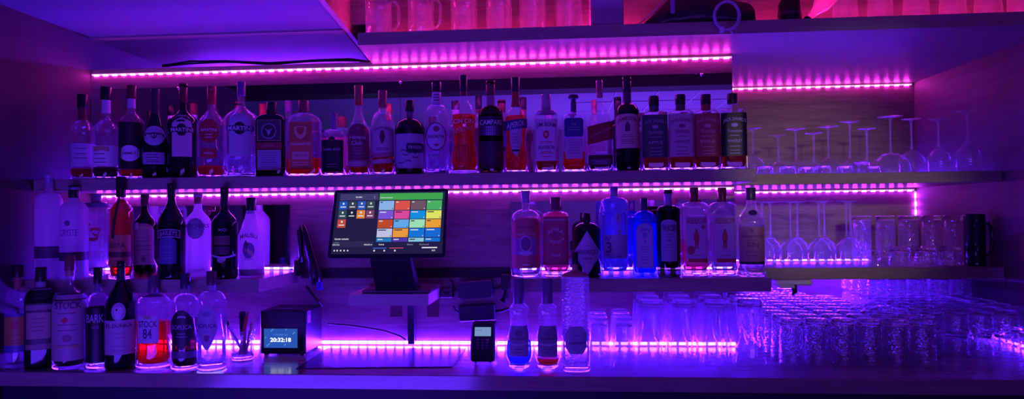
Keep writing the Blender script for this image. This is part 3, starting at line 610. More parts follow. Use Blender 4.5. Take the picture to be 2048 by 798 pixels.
b = L(449, 49, 375, P(.60, .76, .30, 'rs'), G_DARK, 'black coffee liqueur bottle with a brown panel and metal wings'); b.cap(.80, (.02, .012, .02), 1.1).label('rect', -.05, .42, .58, .10, (.16, .08, .07)).label('rect', -.05, .31, .58, .09, (.08, .04, .06)).label('arc', 0, .235, .88, .022, (.55, .5, .6), 'wings', k=-2.2).label('ellipse', -.1, .21, .26, .07, (.45, .40, .45), 'emblem'); b.text('XO', -.03, .535, .34, (.5, .48, .55), .03).lines(-.05, (.46,), .4, (.3, .2, .2))
b = L(502, 49, 396, P(.52, .84, .32, 'cone'), CREAM, Y=-.255, label='opaque white coconut rum bottle with a palm picture and black cap'); b.cap(.84, BLK, 1.25).foil(.80, .84, (.5, .45, .6)); b.last = b.body; b.text('MALIBU', -.05, .53, .66, (.12, .05, .20), .055, arc=.03).label('ellipse', -.05, .34, .46, .20, (.22, .12, .35), 'picture').label('diamond', -.15, .41, .20, .12, (.10, .03, .12), 'palm').label('rect', -.12, .35, .04, .10, (.08, .03, .1), 'palm').label('slant', -.02, .32, .30, .06, (.75, .55, .35), 'picture', k=-1.2).lines(-.05, (.24, .22), .4, (.2, .1, .3)); b.foil(.02, .10, (.4, .35, .6), 'foot_band', off=.0006)

# ---- gin shelf
GZ, GY = Z2T+.0005, -.225
GG = 'bottles on the right lower shelf'
def G(px, w, top, prof, g, label, **k): return Bottle(px, w, top, GZ, k.pop('Y', GY), prof, g, label, group=GG, **k)
b = G(1051, 60, 382, P(.66, .78, .26, 'round'), G_CLEAR, 'clear bottle with a salmon label bearing a round silver seal'); b.liquid(L_CLEAR, .6).cap(.86, (.45, .36, .55), 1.2).label('arch', 0, .40, .92, .58, (.60, .16, .18), k=.22).label('rect', 0, .36, .90, .20, (.42, .20, .42), 'field', True, off=.0010).label('ellipse', 0, .39, .40, .19, (.60, .58, .70), 'seal', True, off=.0015).label('ellipse', 0, .39, .34, .16, (.22, .10, .20), 'seal', True, off=.0020).label('shield', 0, .28, .44, .05, (.6, .58, .68), 'ribbon', True, off=.0016).text('PREMIUM', 0, .58, .6, (.35, .06, .12), .04).text('SECO   1895', 0, .50, .60, (.7, .6, .65), .02).label('diamond', 0, .15, .30, .025, WHT, 'emblem', True, off=.0015)
b = G(1111, 54, 395, P(.74, .82, .36, 'square'), G_CLEAR, 'square pink bottle with a ring of letters and a dark wooden cap', dr=.95, e=4.5, base=.02); b.liquid(L_PINK, .82).cap(.84, (.20, .05, .08), 1.15, name='stopper').label('rect', 0, .46, .92, .60, (.50, .06, .13)).text('REVILA', 0, .60, .56, (.75, .6, .65), .045, arc=.05).text('TEQUILA', 0, .44, .62, (.75, .6, .65), .045, arc=-.05).label('ellipse', 0, .53, .34, .11, (.38, .05, .12), 'seal', True, off=.0015).text('ROSE', 0, .28, .34, (.75, .6, .65), .03).label('rect', 0, .84*0+.72, .90, .02, (.6, .3, .4), 'trim', True)
b = G(1173, 54, 427, P(.72, .86, .22, 'round'), G_DARK, 'short round black gin bottle with a grey diamond label'); b.cap(.86, BLK, 1.35).label('diamond', 0, .38, 1.02, .70, (.50, .48, .60)).label('diamond', 0, .38, .90, .60, (.58, .56, .66), 'field', True, off=.0010).text("HENDRICK'S", 0, .40, .84, (.10, .06, .16), .07).text('GIN', 0, .30, .30, (.12, .08, .2), .045).lines(0, (.50, .24), .3, (.2, .15, .3))
b = G(1228, 55, 374, P(.82, .88, .28, 'round'), G_PALEB, 'tall pale blue gin bottle with a key on the glass and paper label', base=.02); b.liquid(L_CLEAR, .72).cap(.895, (.40, .34, .50), 1.1).label('rect', .02, .34, .86, .26, (.42, .42, .62)).text('N\u00ba', -.22, .425, .22, BLU, .05).text('3', -.22, .33, .20, (.04, .05, .25), .12).lines(0, (.25, .235, .22), .7, BLU); b.label('ellipse', .12, .66, .20, .09, (.45, .45, .55), 'key').label('ellipse', .12, .66, .10, .045, (.2, .25, .5), 'key', off=.0012).label('rect', .12, .56, .045, .16, (.45, .45, .55), 'key').label('rect', .18, .50, .12, .05, (.45, .45, .55), 'key')
b = G(1288, 49, 397, P(.70, .84, .24, 'round'), G_BLUE, 'sapphire blue square gin bottle with a pale framed label', dr=.8, e=4., base=.014); b.liquid(L_BLUE, .68).cap(.84, (.04, .03, .12), 1.3).label('arch', -.02, .40, .70, .58, (.25, .28, .62), k=.35).label('arch', -.02, .40, .62, .54, (.45, .46, .70), 'field', True, off=.0011, k=.35).text('GIN', -.02, .61, .4, BLU, .04, arc=.02).label('ellipse', -.02, .53, .22, .07, (.2, .25, .55), 'emblem', True, off=.0016).label('ellipse', -.02, .45, .09, .03, (.2, .1, .4), 'emblem', True, off=.0016).lines(-.02, (.38, .35, .32, .26, .22, .18), .4, BLU)
b = G(1336, 46, 380, P(.76, .82, .34, 'round'), G_GREEN, 'dark green gin bottle with a tall pale label and lilac cap', base=.03); b.liquid(L_CLEAR, .5).cap(.82, (.42, .36, .55), 1.05).label('arch', 0, .42, .66, .48, (.38, .38, .50), k=.18).text('THUROSKI', 0, .56, .60, (.03, .02, .08), .07).lines(0, (.49, .46, .37, .34), .36, (.15, .1, .25)).label('diamond', 0, .42, .24, .03, (.15, .1, .25), 'emblem', True).label('ellipse', 0, .49, .05, .02, RED, 'emblem', True)
def beef(px, label, pink):
    b = G(px, 53, 376, P(.78, .84, .30, 'square'), G_CLEAR, label, dr=.8, e=5., base=.022); b.liquid(L_PINK if pink else L_CLEAR, .36).cap(.84, (.26, .02, .05), 1.12, rough=.25).label('rect', .03, .44, .78, .48, (.60, .50, .58)).text('BEEFEATER', .03, .63, .70, (.55, .04, .08), .055).label('ellipse', .02, .52, .10, .035, (.5, .05, .06), 'figure', True).label('leaf', .02, .44, .22, .14, (.55, .06, .06), 'figure', True).label('rect', -.02, .36, .05, .09, (.50, .05, .06), 'figure', True).label('rect', .06, .36, .05, .09, (.50, .05, .06), 'figure', True).lines(.03, (.60, .24), .5, (.5, .1, .2)).label('rect', .06, .185, .70, .045, RED)
    if pink: b.label('ellipse', -.18, .30, .30, .10, (.5, .04, .08), 'berry').label('ellipse', .26, .56, .14, .05, (.5, .04, .12), 'berry')
    return b
beef(1388, 'pink gin bottle with strawberries on its label and red cap', True)
beef(1444, 'clear gin bottle with a red guard figure on a pale label', False)
b = G(1501, 53, 376, P(.60, .82, .34, 'rs'), G_CLEAR, 'bumpy clear gin bottle with a rust label at the shelf end', base=.02, dr=.9, e=3.); b.liquid(L_CLEAR, .58).cap(.86, (.06, .03, .08), 1.15).label('rect', .0, .35, .88, .42, (.45, .20, .20)).text("Seagram's", 0, .455, .80, (.15, .04, .10), .05).text('GIN', .02, .36, .40, (.15, .04, .10), .06).label('diamond', 0, .52, .16, .05, (.2, .05, .12), 'emblem', True).lines(0, (.41, .28, .24), .5, (.2, .06, .1)).label('rect', 0, .155, .86, .03, BLK, 'bar', True).label('ellipse', .05, .72, .32, .06, (.04, .03, .12), 'badge')

# ---- counter, left end
KZ = ZCT+.0005
GK = 'bottles on the bar counter'
def Kb(px, w, top, prof, g, label=None, Y=-.40, **k): return Bottle(px, w, top, KZ, Y, prof, g, label, group=GK, **k)
b = Kb(36, 47, 530, P(.60, .76, .30, 'round'), G_CLEAR, 'clear bottle with an orange and yellow label at the far end of counter', Y=-.39); b.cap(.88, BLK, 1.5).foil(.76, .88, (.35, .14, .08)).label('rect', 0, .34, .94, .38, (.10, .10, .35)).label('rect', -.02, .36, .86, .28, (.55, .32, .08), 'field', True, off=.0012).label('ellipse', 0, .42, .30, .09, (.55, .10, .05), 'emblem', True, off=.0017).lines(0, (.32, .27, .24), .6, (.3, .1, .05)); b.liquid(L_CLEAR, .55)
b = Kb(82, 54, 535, P(.66, .80, .32, 'round'), G_DARK, 'dark square-shouldered bottle with an olive label and cream panel', dr=.9, e=3.2); b.cap(.86, (.02, .03, .02), 1.2).foil(.78, .86, (.35, .33, .36)).label('rect', 0, .42, .92, .46, (.07, .08, .06)).label('rect', 0, .43, .74, .26, (.42, .38, .22), 'field', True, off=.0011).label('rect', 0, .61, .78, .05, (.30, .28, .22), 'banner', True, off=.0011).label('rect', 0, .22, .8, .05, (.30, .26, .18), 'banner', True, off=.0011).lines(0, (.50, .46, .42, .38), .5, (.12, .1, .05))
b = Kb(140, 61, 512, P(.60, .74, .25, 'rs'), G_CLEAR, 'large brandy bottle wrapped in a cream label below a brown ribbon cap', Y=-.405); b.liquid(L_DARK, .62).cap(.87, (.22, .08, .07), 1.3).foil(.82, .87, (.45, .25, .2)).band(.08, .66, (.50, .42, .40), 'label').text('STOCK', .02, .57, .74, (.10, .05, .10), .06).label('diamond', -.05, .44, .22, .06, RED, 'emblem', True).label('ellipse', 0, .28, .26, .07, (.25, .12, .15), 'seal', True).lines(0, (.50, .40, .35, .22), .7, (.2, .1, .12)).label('rect', 0, .205, .9, .015, GLD, 'trim', True)
b = Kb(196, 43, 535, P(.62, .74, .28, 'round'), G_CLEAR, Y=-.395, label='bottle with a clear shoulder in a black sleeve lettered in grey', base=.012); b.cap(.84, BLK, 1.4).foil(.76, .84, (.2, .15, .25)).band(.06, .60, (.012, .01, .015), 'sleeve').text('BARK', -.05, .50, .72, (.55, .52, .6), .08).text('FINE', -.02, .41, .3, (.3, .28, .3), .03)
b = Kb(242, 58, 523, P(.56, .86, .24, 's'), G_DARK, 'black bottle with a round white bird emblem and a cream label'); b.foil(.82, .95, (.04, .03, .05)).cap(.90, BLK, 1.15).label('rect', 0, .30, .98, .32, (.52, .45, .46)).text('EL DUNKA', 0, .41, .78, (.12, .06, .1), .035).lines(0, (.34, .30, .22, .18), .6, (.35, .25, .3)).label('ellipse', .0, .54, .44, .17, (.48, .45, .50), 'badge').label('shield', 0, .53, .26, .12, (.70, .66, .68), 'bird', off=.0013).label('ellipse', -.05, .56, .06, .02, BLK, 'bird', off=.0018)
b = Kb(307, 66, 553, P(.68, .80, .24, 'round'), G_CLEAR, 'round-shouldered brandy bottle with a small white label and red contents', dr=.8, Y=-.38, base=.014); b.liquid(L_RED, .50).cap(.82, (.14, .08, .14), 1.35).foil(.78, .84, (.3, .2, .3)).label('rect', -.02, .43, .60, .30, (.62, .58, .66)).text('STOCK', -.02, .49, .54, (.05, .04, .12), .07).text('84', -.02, .385, .26, (.05, .04, .12), .11).label('arc', -.02, .56, .2, .03, GLD, 'crown', True, k=-1.).lines(-.02, (.55,), .3, GRY)
b = Kb(370, 53, 547, P(.64, .78, .30, 'round'), G_CLEAR, 'flavoured vodka bottle with a black leaf label and dark red contents', Y=-.40); b.liquid(L_DARK, .52).cap(.84, (.03, .02, .08), 1.2).label('leaf', -.06, .42, .88, .42, (.02, .012, .03)).text('SOPLICA', -.06, .45, .70, (.45, .42, .52), .045).label('arc', -.06, .56, .3, .02, GRY, 'trim', True, k=1.).lines(-.06, (.38, .35), .4, GRY).label('rect', 0, .16, .9, .07, (.14, .10, .2))
b = Kb(423, 56, 543, P(.66, .80, .28, 'round'), G_CLEAR, 'embossed clear vodka bottle with a pale leaf label', Y=-.405, base=.02); b.liquid(L_CLEAR, .55).cap(.86, (.10, .03, .06), 1.3).foil(.80, .86, (.35, .3, .4)).label('leaf', -.10, .44, .74, .46, (.42, .38, .52)).text('SOPLICA', -.10, .46, .62, (.10, .06, .16), .045).label('ellipse', -.10, .58, .30, .05, (.25, .2, .35), 'picture', True).label('shield', -.10, .33, .18, .07, (.20, .05, .14), 'crest', True).lines(-.10, (.40,), .4, (.3, .2, .35))

# ---- counter, middle
HG = curve([(0, .66), (.02, .74), (.16, .98), (.26, .96), (.46, .66), (.60, .66), (.66, .72), (.74, .40), (.97, .38), (1, .40)])
for px, lq, nm, lc in ((1036, L_BLUE, 'hourglass-shaped bottle with blue contents and a long grey cap', (.30, .32, .42)), (1093, L_RED, 'hourglass-shaped bottle with red contents and a long grey cap', (.26, .24, .30))):
    b = Kb(px, 55, 557, HG, G_CLEAR, nm, Y=-.36, dr=.7, e=3.); b.liquid(lq, .10 if lq is L_RED else .30).cap(.72, (.16, .14, .24), 1.05, name='long_cap').label('rect', 0, .31, .70, .34, lc).label('ellipse', 0, .40, .30, .08, (.16, .15, .22), 'emblem', True).text('ALASKA', 0, .34, .50, (.08, .08, .14), .03).label('arc', 0, .27, .64, .02, (.55, .55, .62), 'wave', True, k=-2.).lines(0, (.22, .19), .4, (.1, .1, .15))
b = Kb(1149, 56, 505, P(.78, .84, .20, 'round'), G_CUT, 'tall embossed clear bottle with a cork stopper and round paper label', Y=-.40, dr=.7, e=3., base=.025); b.liquid(L_CLEAR, .34).cap(.90, BLK, 1.2, name='stopper').foil(.80, .90, (.50, .24, .16), 'cork').label('oct', 0, .27, .76, .23, (.36, .32, .50)).text('camuri', .02, .25, .52, (.08, .05, .18), .028).lines(0, (.31,), .3, (.2, .15, .3))

# turn each bottle's shapes rather than its frame
for o in list(C.objects):
    if o.type == 'EMPTY' and o.get('category') == 'bottle' and abs(o.rotation_euler.z) > 1e-5:
        Rz = Matrix.Rotation(o.rotation_euler.z, 4, 'Z')
        for q in o.children_recursive: q.data.transform(Rz)
        o.rotation_euler = (0, 0, 0)

# ------------------------------------------------------------------ glassware
def vessel(outer, inner, n=32, flute=None, inverted=True, h=None):
    """closed double-walled glass; profiles bottom to top"""
    h = h or max(z for z, r in outer)
    rs = lathe(outer, n, flute)+lathe(inner[::-1], n, (lambda a, z, r: r) if flute else None)
    if inverted: rs = [[(x, -y, h-z) for x, y, z in R] for R in rs]
    mb = MB(); mb.rings(rs, cap0=True, cap1=True)
    zb = inner[0][0]*1.5+.002
    for i, f in enumerate(mb.f):
        zz = [mb.v[q][2] for q in f]
        if (min(zz) > h-zb if inverted else max(zz) < zb): mb.m[i] = 1
    return mb
def tumbler(rb, rt, h, wall=.0028, base=.014, n=32, flute=None, inverted=True, seg=8):
    out = [(0, rb*.85), (.0015, rb*.96), (.005, rb)]+[(.005+(h-.006)*i/seg, rb+(rt-rb)*i/seg) for i in range(1, seg+1)]+[(h, rt-wall*.5)]
    inn = [(base, rb*.55), (base+.001, rb-wall*1.6), (base+.006, rb-wall)]+[(base+.006+(h-base-.008)*i/4, rb+(rt-rb)*(base+(h-base)*i/4)/h-wall) for i in range(1, 5)]
    return vessel(out, inn, n, flute, inverted, h)
def fl_ribs(k, amp, z0, z1):
    return lambda a, z, r: r*(1-amp*(.5+.5*math.cos(k*a))*(1 if z0 < z < z1 else 0))
def fl_cut(k, amp, z0, z1, pitch):
    def f(a, z, r):
        if not z0 < z < z1: return r
        p = (a*k/(2*PI)+z/pitch) % 1; q = (a*k/(2*PI)-z/pitch) % 1
        return r*(1-amp*max(1-min(p, 1-p)*5, 1-min(q, 1-q)*5, 0))
    return f
def put(src, first, loc, label, group, rz=0.):
    o = src if not first[0] else copy_tree(src)
    first[0] = True
    o.location = loc; o.rotation_euler = (0, 0, rz)
    tag(o, label, None, group); return o
# small faceted glasses
h1 = aty(1222, 640, -.335).z-ZCT
sg = tumbler(.031, .0385, h1, flute=fl_ribs(10, .07, h1*.15, h1*.62)).build('drinking_glass', [G_WARE, G_FOOT]); tag(sg, None, 'glass'); f0 = [False]
for r in range(4):
    for c in range(2):
        x = aty(1198, 700, -.335).x+.0815*c
        put(sg, f0, (x+.002*r, -.335+.0815*r, ZCT+.0005), f'small ribbed glass upturned beside the tall highballs, {["left","right"][c]} file, {["front","second","third","rear"][r]} row', 'small ribbed glasses on the counter', r*.3+c)
h2 = aty(1304, 598, -.28).z-ZCT
hg = tumbler(.039, .050, h2, wall=.003, base=.020, n=40, flute=fl_ribs(10, .07, h2*.05, h2*.60)).build('highball_glass', [G_WARE, G_FOOT]); tag(hg, None, 'glass'); f0 = [False]
x0 = aty(1304, 720, -.28).x
for r in range(3):
    for c in range(4):
        if c == 3 and r > 0 and x0+.111*c+.05 > XE-.002 and -.28+.105*r > -.06: pass
        put(hg, f0, (x0+.1075*c, -.28+.1035*r, ZCT+.0005), f'tall faceted highball upturned on the counter, {ORD[c]} from the small ribbed glasses, {["front","middle","rear"][r]} row', 'tall highball glasses on the counter', r*.2+c*.31)
xh = x0+.1075*3+.05
# cut tumblers
h3 = .150
cg = tumbler(.034, .0405, h3, wall=.003, base=.016, n=60, flute=fl_cut(12, .085, .012, h3*.72, .030), seg=26).build('cut_tumbler', [G_CUT, G_FOOT]); tag(cg, None, 'glass'); f0 = [False]
xc = aty(1584, 728, -.29).x
for r in range(11):
    y = -.285+.0865*r
    for c in range(6):
        x = xc+.083*c
        if r > 4 and c > 4: continue
        if r > 7 and c > 3: continue
        if abs(y) < 0: continue
        put(cg, f0, (x, y, ZCT+.0005), f'diamond-cut tumbler upturned on the counter, {ORD[c]} file from the highballs, {ORD[r]} row from the front', 'diamond-cut tumblers on the counter', (r*7+c*3) % 5*.25)
# stacked short tumblers by the side wall
h4 = .0772
st = tumbler(.032, .0395, h4, wall=.003, base=.012, n=28, flute=fl_ribs(14, .035, .004, h4*.8), seg=6).build('stacked_tumbler', [G_CUT, G_FOOT]); tag(st, None, 'glass'); f0 = [False]
sx = [XR-.045-.082*i for i in range(5)]
TIER = ['lowest', 'second', 'third', 'top']
for r in range(9):
    y = -.125+.083*r
    if y > YD-.045: continue
    for c in range(5):
        x = sx[c]
        if x < xc+.083*5+.081 and r < 3: continue
        if x < xc+.083*4+.081 and r < 7: continue
        nt = 2 if r < 5 else 3
        if c == 0 and r == 0: nt = 1
        for k in range(nt):
            tier = 'topmost of its stack' if k == nt-1 else ('bottom of its stack' if k == 0 else 'middle of its stack')
            put(st, f0, (x, y, ZCT+.0005+k*(h4+.0006)), f'short tumbler, {tier}, {ORD[c]} from the side wall, {ORD[r]} row back', 'short tumblers stacked by the side wall', (r+c)*.2)

# stemmed glasses
def stemware(name, H, rf, rbowl, hb, rrim, kind='wine', rs=.0035, matt=None):
    """upside-down stemmed glass: bowl, stem and foot are parts"""
    t = thing(name, None, 'glass'); n = 30; m = matt or G_WARE
    hs = H-hb; w = .0016; m = G_BOWL
    if kind == 'wine': bp = [(0, .006), (.12, .45), (.3, .85), (.5, 1.), (.75, .93), (1., rrim/rbowl)]
    elif kind == 'coupe': bp = [(0, .01), (.15, .5), (.4, .85), (.7, .97), (1., 1.)]
    elif kind == 'flute': bp = [(0, .1), (.15, .6), (.4, .95), (.7, 1), (1., rrim/rbowl)]
    else: bp = [(0, .05), (1., 1.)]
    cu = [(z, max(.05, r)) for z, r in curve(bp, 4)]
    out = [(hs+z*hb, r*rbowl) for z, r in cu]; inn = [(hs+.004+z*(hb-.004), max(.001, r*rbowl-w)) for z, r in cu[1:]]
    inv = lambda prof: [(H-z, r) for z, r in prof]
    mb = MB(); R = lathe(out, n)+lathe(inn[::-1], n); R = [[(x, -y, H-z) for x, y, z in q] for q in R]; mb.rings(R); mb.build('bowl', m, t)
    stp = [(hs+.001, rs*1.9), (hs-.012, rs*1.1), (hs*.5, rs), (.02, rs*1.1), (.006, rs*2.4)]
    mb = MB(); mb.rings([[(x, y, H-z) for x, y, z in q] for q in lathe(stp, 12)]); mb.build('stem', G_STEM, t)
    fp = [(.0065, rs*2), (.004, rf*.5), (.002, rf*.95), (.001, rf), (0, rf*.98), (.0008, rf*.5)]
    mb = MB(); mb.rings([[(x, y, H-z) for x, y, z in q] for q in lathe(fp, n)]); mb.build('foot', G_STEM, t)
    return t
zt = Z1T+.0005
P_ = [  # px, foot y, depth, bowl radius, bowl height, foot radius, kind, words
 (1505, 256, .17, .040, .085, .036, 'wine', 'upturned round stem glass directly beside the black-labelled whiskey bottle'),
 (1556, 270, .24, .034, .060, .034, 'wine', 'short upturned stem glass second from the whiskey end'),
 (1591, 258, .20, .038, .060, .040, 'coupe', 'upturned coupe glass with a wide foot, third from the whiskey end'),
 (1627, 266, .30, .034, .058, .036, 'wine', 'upturned stem glass set back, fourth from the whiskey end'),
 (1656, 253, .21, .042, .070, .040, 'coupe', 'upturned coupe glass fifth along, its foot above its neighbours'),
 (1699, 243, .22, .032, .065, .038, 'wine', 'tall slim upturned stem glass with a small bowl, mid shelf'),
 (1733, 257, .30, .034, .062, .036, 'wine', 'low slim upturned stem glass just before the big broad one'),
 (1780, 233, .20, .072, .085, .046, 'coupe', 'broad upturned margarita glass with the widest bowl on the shelf'),
 (1822, 238, .37, .052, .110, .036, 'wine', 'upturned balloon wine glass behind the broad margarita glass'),
 (1876, 238, .22, .042, .105, .036, 'wine', 'upturned wine glass next to last before the side wall'),
 (1934, 221, .16, .045, .115, .038, 'wine', 'tallest upturned wine glass at the side wall end'),
]
for px, fy_, Y, rb, hb, rf, kd, lb in P_:
    p = aty(px, fy_, Y); g_ = stemware('stem_glass', p.z-zt, rf, rb, hb, rb*.8 if kd == 'wine' else rb, kd)
    g_.location = (p.x, Y, zt); tag(g_, lb, None, 'upturned stem glasses on the niche shelf')
# low glasses between the stems
lw = tumbler(.030, .036, .045, flute=fl_ribs(12, .04, .003, .03), n=28, seg=5, base=.008).build('dessert_glass', [G_WARE, G_FOOT]); tag(lw, None, 'glass'); f0 = [False]
for i, (px, Y) in enumerate(((1530, .33), (1575, .36), (1612, .42), (1645, .36), (1690, .40), (1722, .14), (1745, .44))):
    put(lw, f0, (aty(px, 330, Y).x, Y, zt), f'low ribbed glass upturned between the stem glasses, {ORD[i]} from the whiskey bottle', 'low glasses between the stem glasses', i*.4)
# wine glasses on the lower niche shelf
zl = Z2T+.0005
for row, (Y, pxs, fy_) in enumerate(((.165, (1524, 1580, 1637, 1692), 403), (.262, (1540, 1594, 1648, 1700), 402))):
    for i, px in enumerate(pxs):
        p = aty(px, fy_, Y)
        if i == 0 and row == 0: src = stemware('wine_glass', p.z-zl, .036, .045, .115, .036, 'wine')
        g_ = src if (i == 0 and row == 0) else copy_tree(src)
        g_.location = (p.x, Y, zl); tag(g_, f'upturned wine glass on the lower niche shelf, {["front","back"][row]} row, {ORD[i]} from the gin bottles', 'glass' if not g_.get('category') else None, 'wine glasses on the lower niche shelf')
# an upturned dessert coupe and low glasses in front of the mugs
dc = stemware('dessert_coupe', .062, .030, .050, .045, .05, 'coupe'); dc.location = (aty(1752, 510, .17).x, .17, zl); tag(dc, 'low dome-shaped dessert coupe upturned beside the last wine glass', None)
l2 = tumbler(.036, .042, .075, n=36, flute=fl_cut(10, .05, .006, .06, .022), seg=12).build('whisky_tumbler', [G_CUT, G_FOOT]); tag(l2, None, 'glass'); f0 = [False]
for i, (px, Y) in enumerate(((1800, .16), (1852, .15), (1900, .145))):
    put(l2, f0, (aty(px, 510, Y).x, Y, zl), f'low cut whisky tumbler upturned in front of the glass mugs, {ORD[i]} along', 'low tumblers in front of the mugs', i*.5)
# glass beer mugs
def mug(name, H, r, mat, hmat=None):
    t = thing(name, None, 'mug')
    vessel([(0, r*.9), (.003, r)]+[(.004+(H-.008)*i/22, r*1.01) for i in range(23)]+[(H, r)], [(.016, r*.5), (.018, r*.86), (H*.5, r*.88), (H-.002, r*.92)], 48, fl_cut(8, .055, .022, H*.88, .036), True, H).build('body', [mat, G_FOOT if mat is G_DIM else mat], t)
    pts = [(r*.96, 0, H*.80), (r*1.35, 0, H*.82), (r*1.62, 0, H*.70), (r*1.66, 0, H*.5), (r*1.58, 0, H*.30), (r*1.3, 0, H*.20), (r*.96, 0, H*.22)]
    MB().tube(pts, .006, 8).build('handle', hmat or mat, t); return t
mg = None
for i, (px, Y, rz) in enumerate(((1722, .40, 2.6), (1770, .38, .5), (1816, .36, 2.3), (1862, .34, .4), (1908, .32, 2.5))):
    p = aty(px, 432, Y)
    if mg is None: mg = mug('beer_mug', p.z-zl, .037, G_DIM); m_ = mg
    else: m_ = copy_tree(mg)
    m_.location = (p.x, Y, zl); m_.rotation_euler = (0, 0, 1.57+.2*math.sin(rz)); tag(m_, f'dimpled glass beer mug upturned in the niche, {ORD[i]} from the wine glasses', None, 'glass beer mugs in the niche')
p = aty(1948, 428, .16); m_ = mug('ceramic_mug', p.z-zl, .036, plain('black_glaze', (.012, .01, .015), .12)); m_.location = (p.x, .16, zl); m_.rotation_euler = (0, 0, -.15); tag(m_, 'black glazed mug with its handle towards the side wall', None)
# beer glasses on the overhead shelf
zo = ZU+.0435
bm_ = None
for i, (px, rz) in enumerate(((757, -2.), (842, -2.2), (928, 2.9), (998, 2.9), (1065, 2.9), (1138, 2.9))):
    p = aty(px, 40, -.20)
    if bm_ is None: bm_ = mug('beer_mug', .165, .046, G_DIM); m_ = bm_
    else: m_ = copy_tree(bm_)
    m_.location = (p.x, -.20+.0*i, zo); m_.rotation_euler = (0, 0, rz+2. if rz < 0 else 1.5); tag(m_, f'large glass mug upturned on the overhead shelf, {ORD[i]} from its cut end', None, 'large mugs on the overhead shelf')
pg = None
for i, px in enumerate((1690, 1760, 1832, 1905, 1976, 2042)):
    if pg is None: pg = tumbler(.034, .044, .16, flute=fl_ribs(8, .06, .01, .10), n=40).build('pint_glass', [G_WARE, G_FOOT]); o = pg; tag(pg, None, 'glass')
    else: o = copy_tree(pg)
    o.location = (aty(px, 10, -.17).x, -.17, zo); tag(o, f'pint glass upturned on the overhead shelf, {ORD[i]} past the tilted bottle', None, 'pint glasses on the overhead shelf')
# box, bag, coil, pot and bottle up there
p = aty(1182, 48, -.20); q = aty(1248, 48, -.20)
t = thing('storage_box', 'pale plastic box standing on the overhead shelf beside the mugs', 'box', ((p.x+q.x)/2, -.14, zo)); hw = (q.x-p.x)/2
MB().box((-hw, -.06, 0), (hw, .10, .20), 0, .006).build('body', plain('lilac_plastic', (.42, .35, .62), .4), t); MB().box((-hw-.004, -.064, .2), (hw+.004, .104, .215), 0, .003).build('lid', plain('blue_plastic', (.10, .12, .6), .4), t)
# slumped bag
mb = MB(); ctr = aty(1385, 40, -.15).x; rs = []
prof = [(-.20, .004), (-.17, .03), (-.12, .085), (-.06, .13), (.02, .15), (.08, .13), (.13, .10), (.18, .085), (.205, .01)]
for x, hh in prof:
    R = []
    for j in range(16):
        a = PI*j/15; R.append((x+.006*math.sin(5*a+x*30), -.10*math.cos(a)*(1 if hh > .02 else .3), hh*math.sin(a)**.7*(1+.06*math.sin(7*a+x*40))))
    rs.append(R)
n = 16
vs = [v for R in rs for v in R]; fs = [(i*n+j, i*n+j+1, (i+1)*n+j+1, (i+1)*n+j) for i in range(len(rs)-1) for j in range(n-1)]
fs += [(i*n+n-1, i*n, (i+1)*n, (i+1)*n+n-1) for i in range(len(rs)-1)]+[tuple(range(n-1, -1, -1)), tuple((len(rs)-1)*n+j for j in range(n))]
t = thing('plastic_bag', 'slumped black plastic bag on the overhead shelf with a pale rim and tag', 'bag', (ctr, -.17, zo))
mb.add(vs, fs, 0, True); mb.build('sack', plain('bag_plastic', (.02, .015, .03), .28, bump=.5, scale=40), t)
MB().tube([(-.205, -.10, .004), (-.15, -.105, .05), (-.10, -.105, .105), (-.04, -.10, .14), (.05, -.10, .15), (.13, -.10, .115), (.19, -.09, .09)], .0022, 6).build('rim_cord', plain('pale_cord', (.55, .42, .62), .5), t)
MB().box((-.098, -.118, .035), (-.083, -.112, .085), 0, .002).build('tag', plain('tag_plastic', (.35, .25, .5), .4), t)
# coil of white cable hung over the shelf edge
p = aty(1453, 32, -.325)
t = thing('cable_coil', 'coil of pale cable hanging over the front edge of the overhead shelf', 'cable', p); mb = MB(); R0 = .043
pts = []
for k in range(5*24+1):
    a = 2*PI*k/24; rr = R0*(1+.06*math.sin(a*.37+1)); pts.append((rr*.92*math.cos(a+.3)+.002*math.sin(k*.21), -.004*math.sin(k*.13)-.004, rr*1.08*math.sin(a+.3)))
mb.tube(pts, .0024, 6); mb.tube([(-.02, -.006, -.046), (-.026, -.006, -.058), (-.016, -.006, -.060)], .0022, 6); mb.tube([(.018, -.006, -.040), (.030, -.006, -.046), (.032, -.006, -.058), (.020, -.006, -.062), (.012, -.006, -.052)], .002, 6)
mb.build('loops', plain('pale_cable', (.55, .45, .68), .45), t)
MB().box((-.024, -.011, -.055), (-.010, .002, -.036), 0, .002).build('tie', plain('pale_cable2', (.7, .6, .8), .4), t)
p = aty(1583, 30, -.19)
t = thing('ice_bucket', 'black rounded bucket standing on the overhead shelf behind its pale board edge', 'bucket', (p.x, -.17, zo))
MB().rings(lathe([(0, .03), (.006, .036), (.04, .040), (.09, .036), (.11, .022), (.13, .012), (.15, .011), (.152, .004)], 24)).build('body', BLACK, t)
mb = MB(); mb.rings(lathe([(.045, .041), (.055, .0405)], 24), cap0=False, cap1=False); mb.build('band', plain('dark_band', (.1, .05, .1), .3), t)
p = aty(1612, 34, -.20)
t = thing('tilted_bottle', 'clear bottle lying tilted on the overhead shelf beside the black bucket', 'bottle', (p.x+.006, -.19, zo+.022))
mb = MB(); R = lathe([(0, .012), (.05, .0125), (.09, .020), (.12, .030), (.30, .031), (.303, .02)], 20)
ax = Vector((.62, .5, .60)).normalized(); M3 = ax.to_track_quat('Z', 'Y').to_matrix()
mb.rings([[tuple(M3 @ Vector(v)) for v in r_] for r_ in R]); mb.build('glass_body', glass('pinkish_glass', (.95, .8, .9), .25, hazecol=(.9, .7, .85)), t)
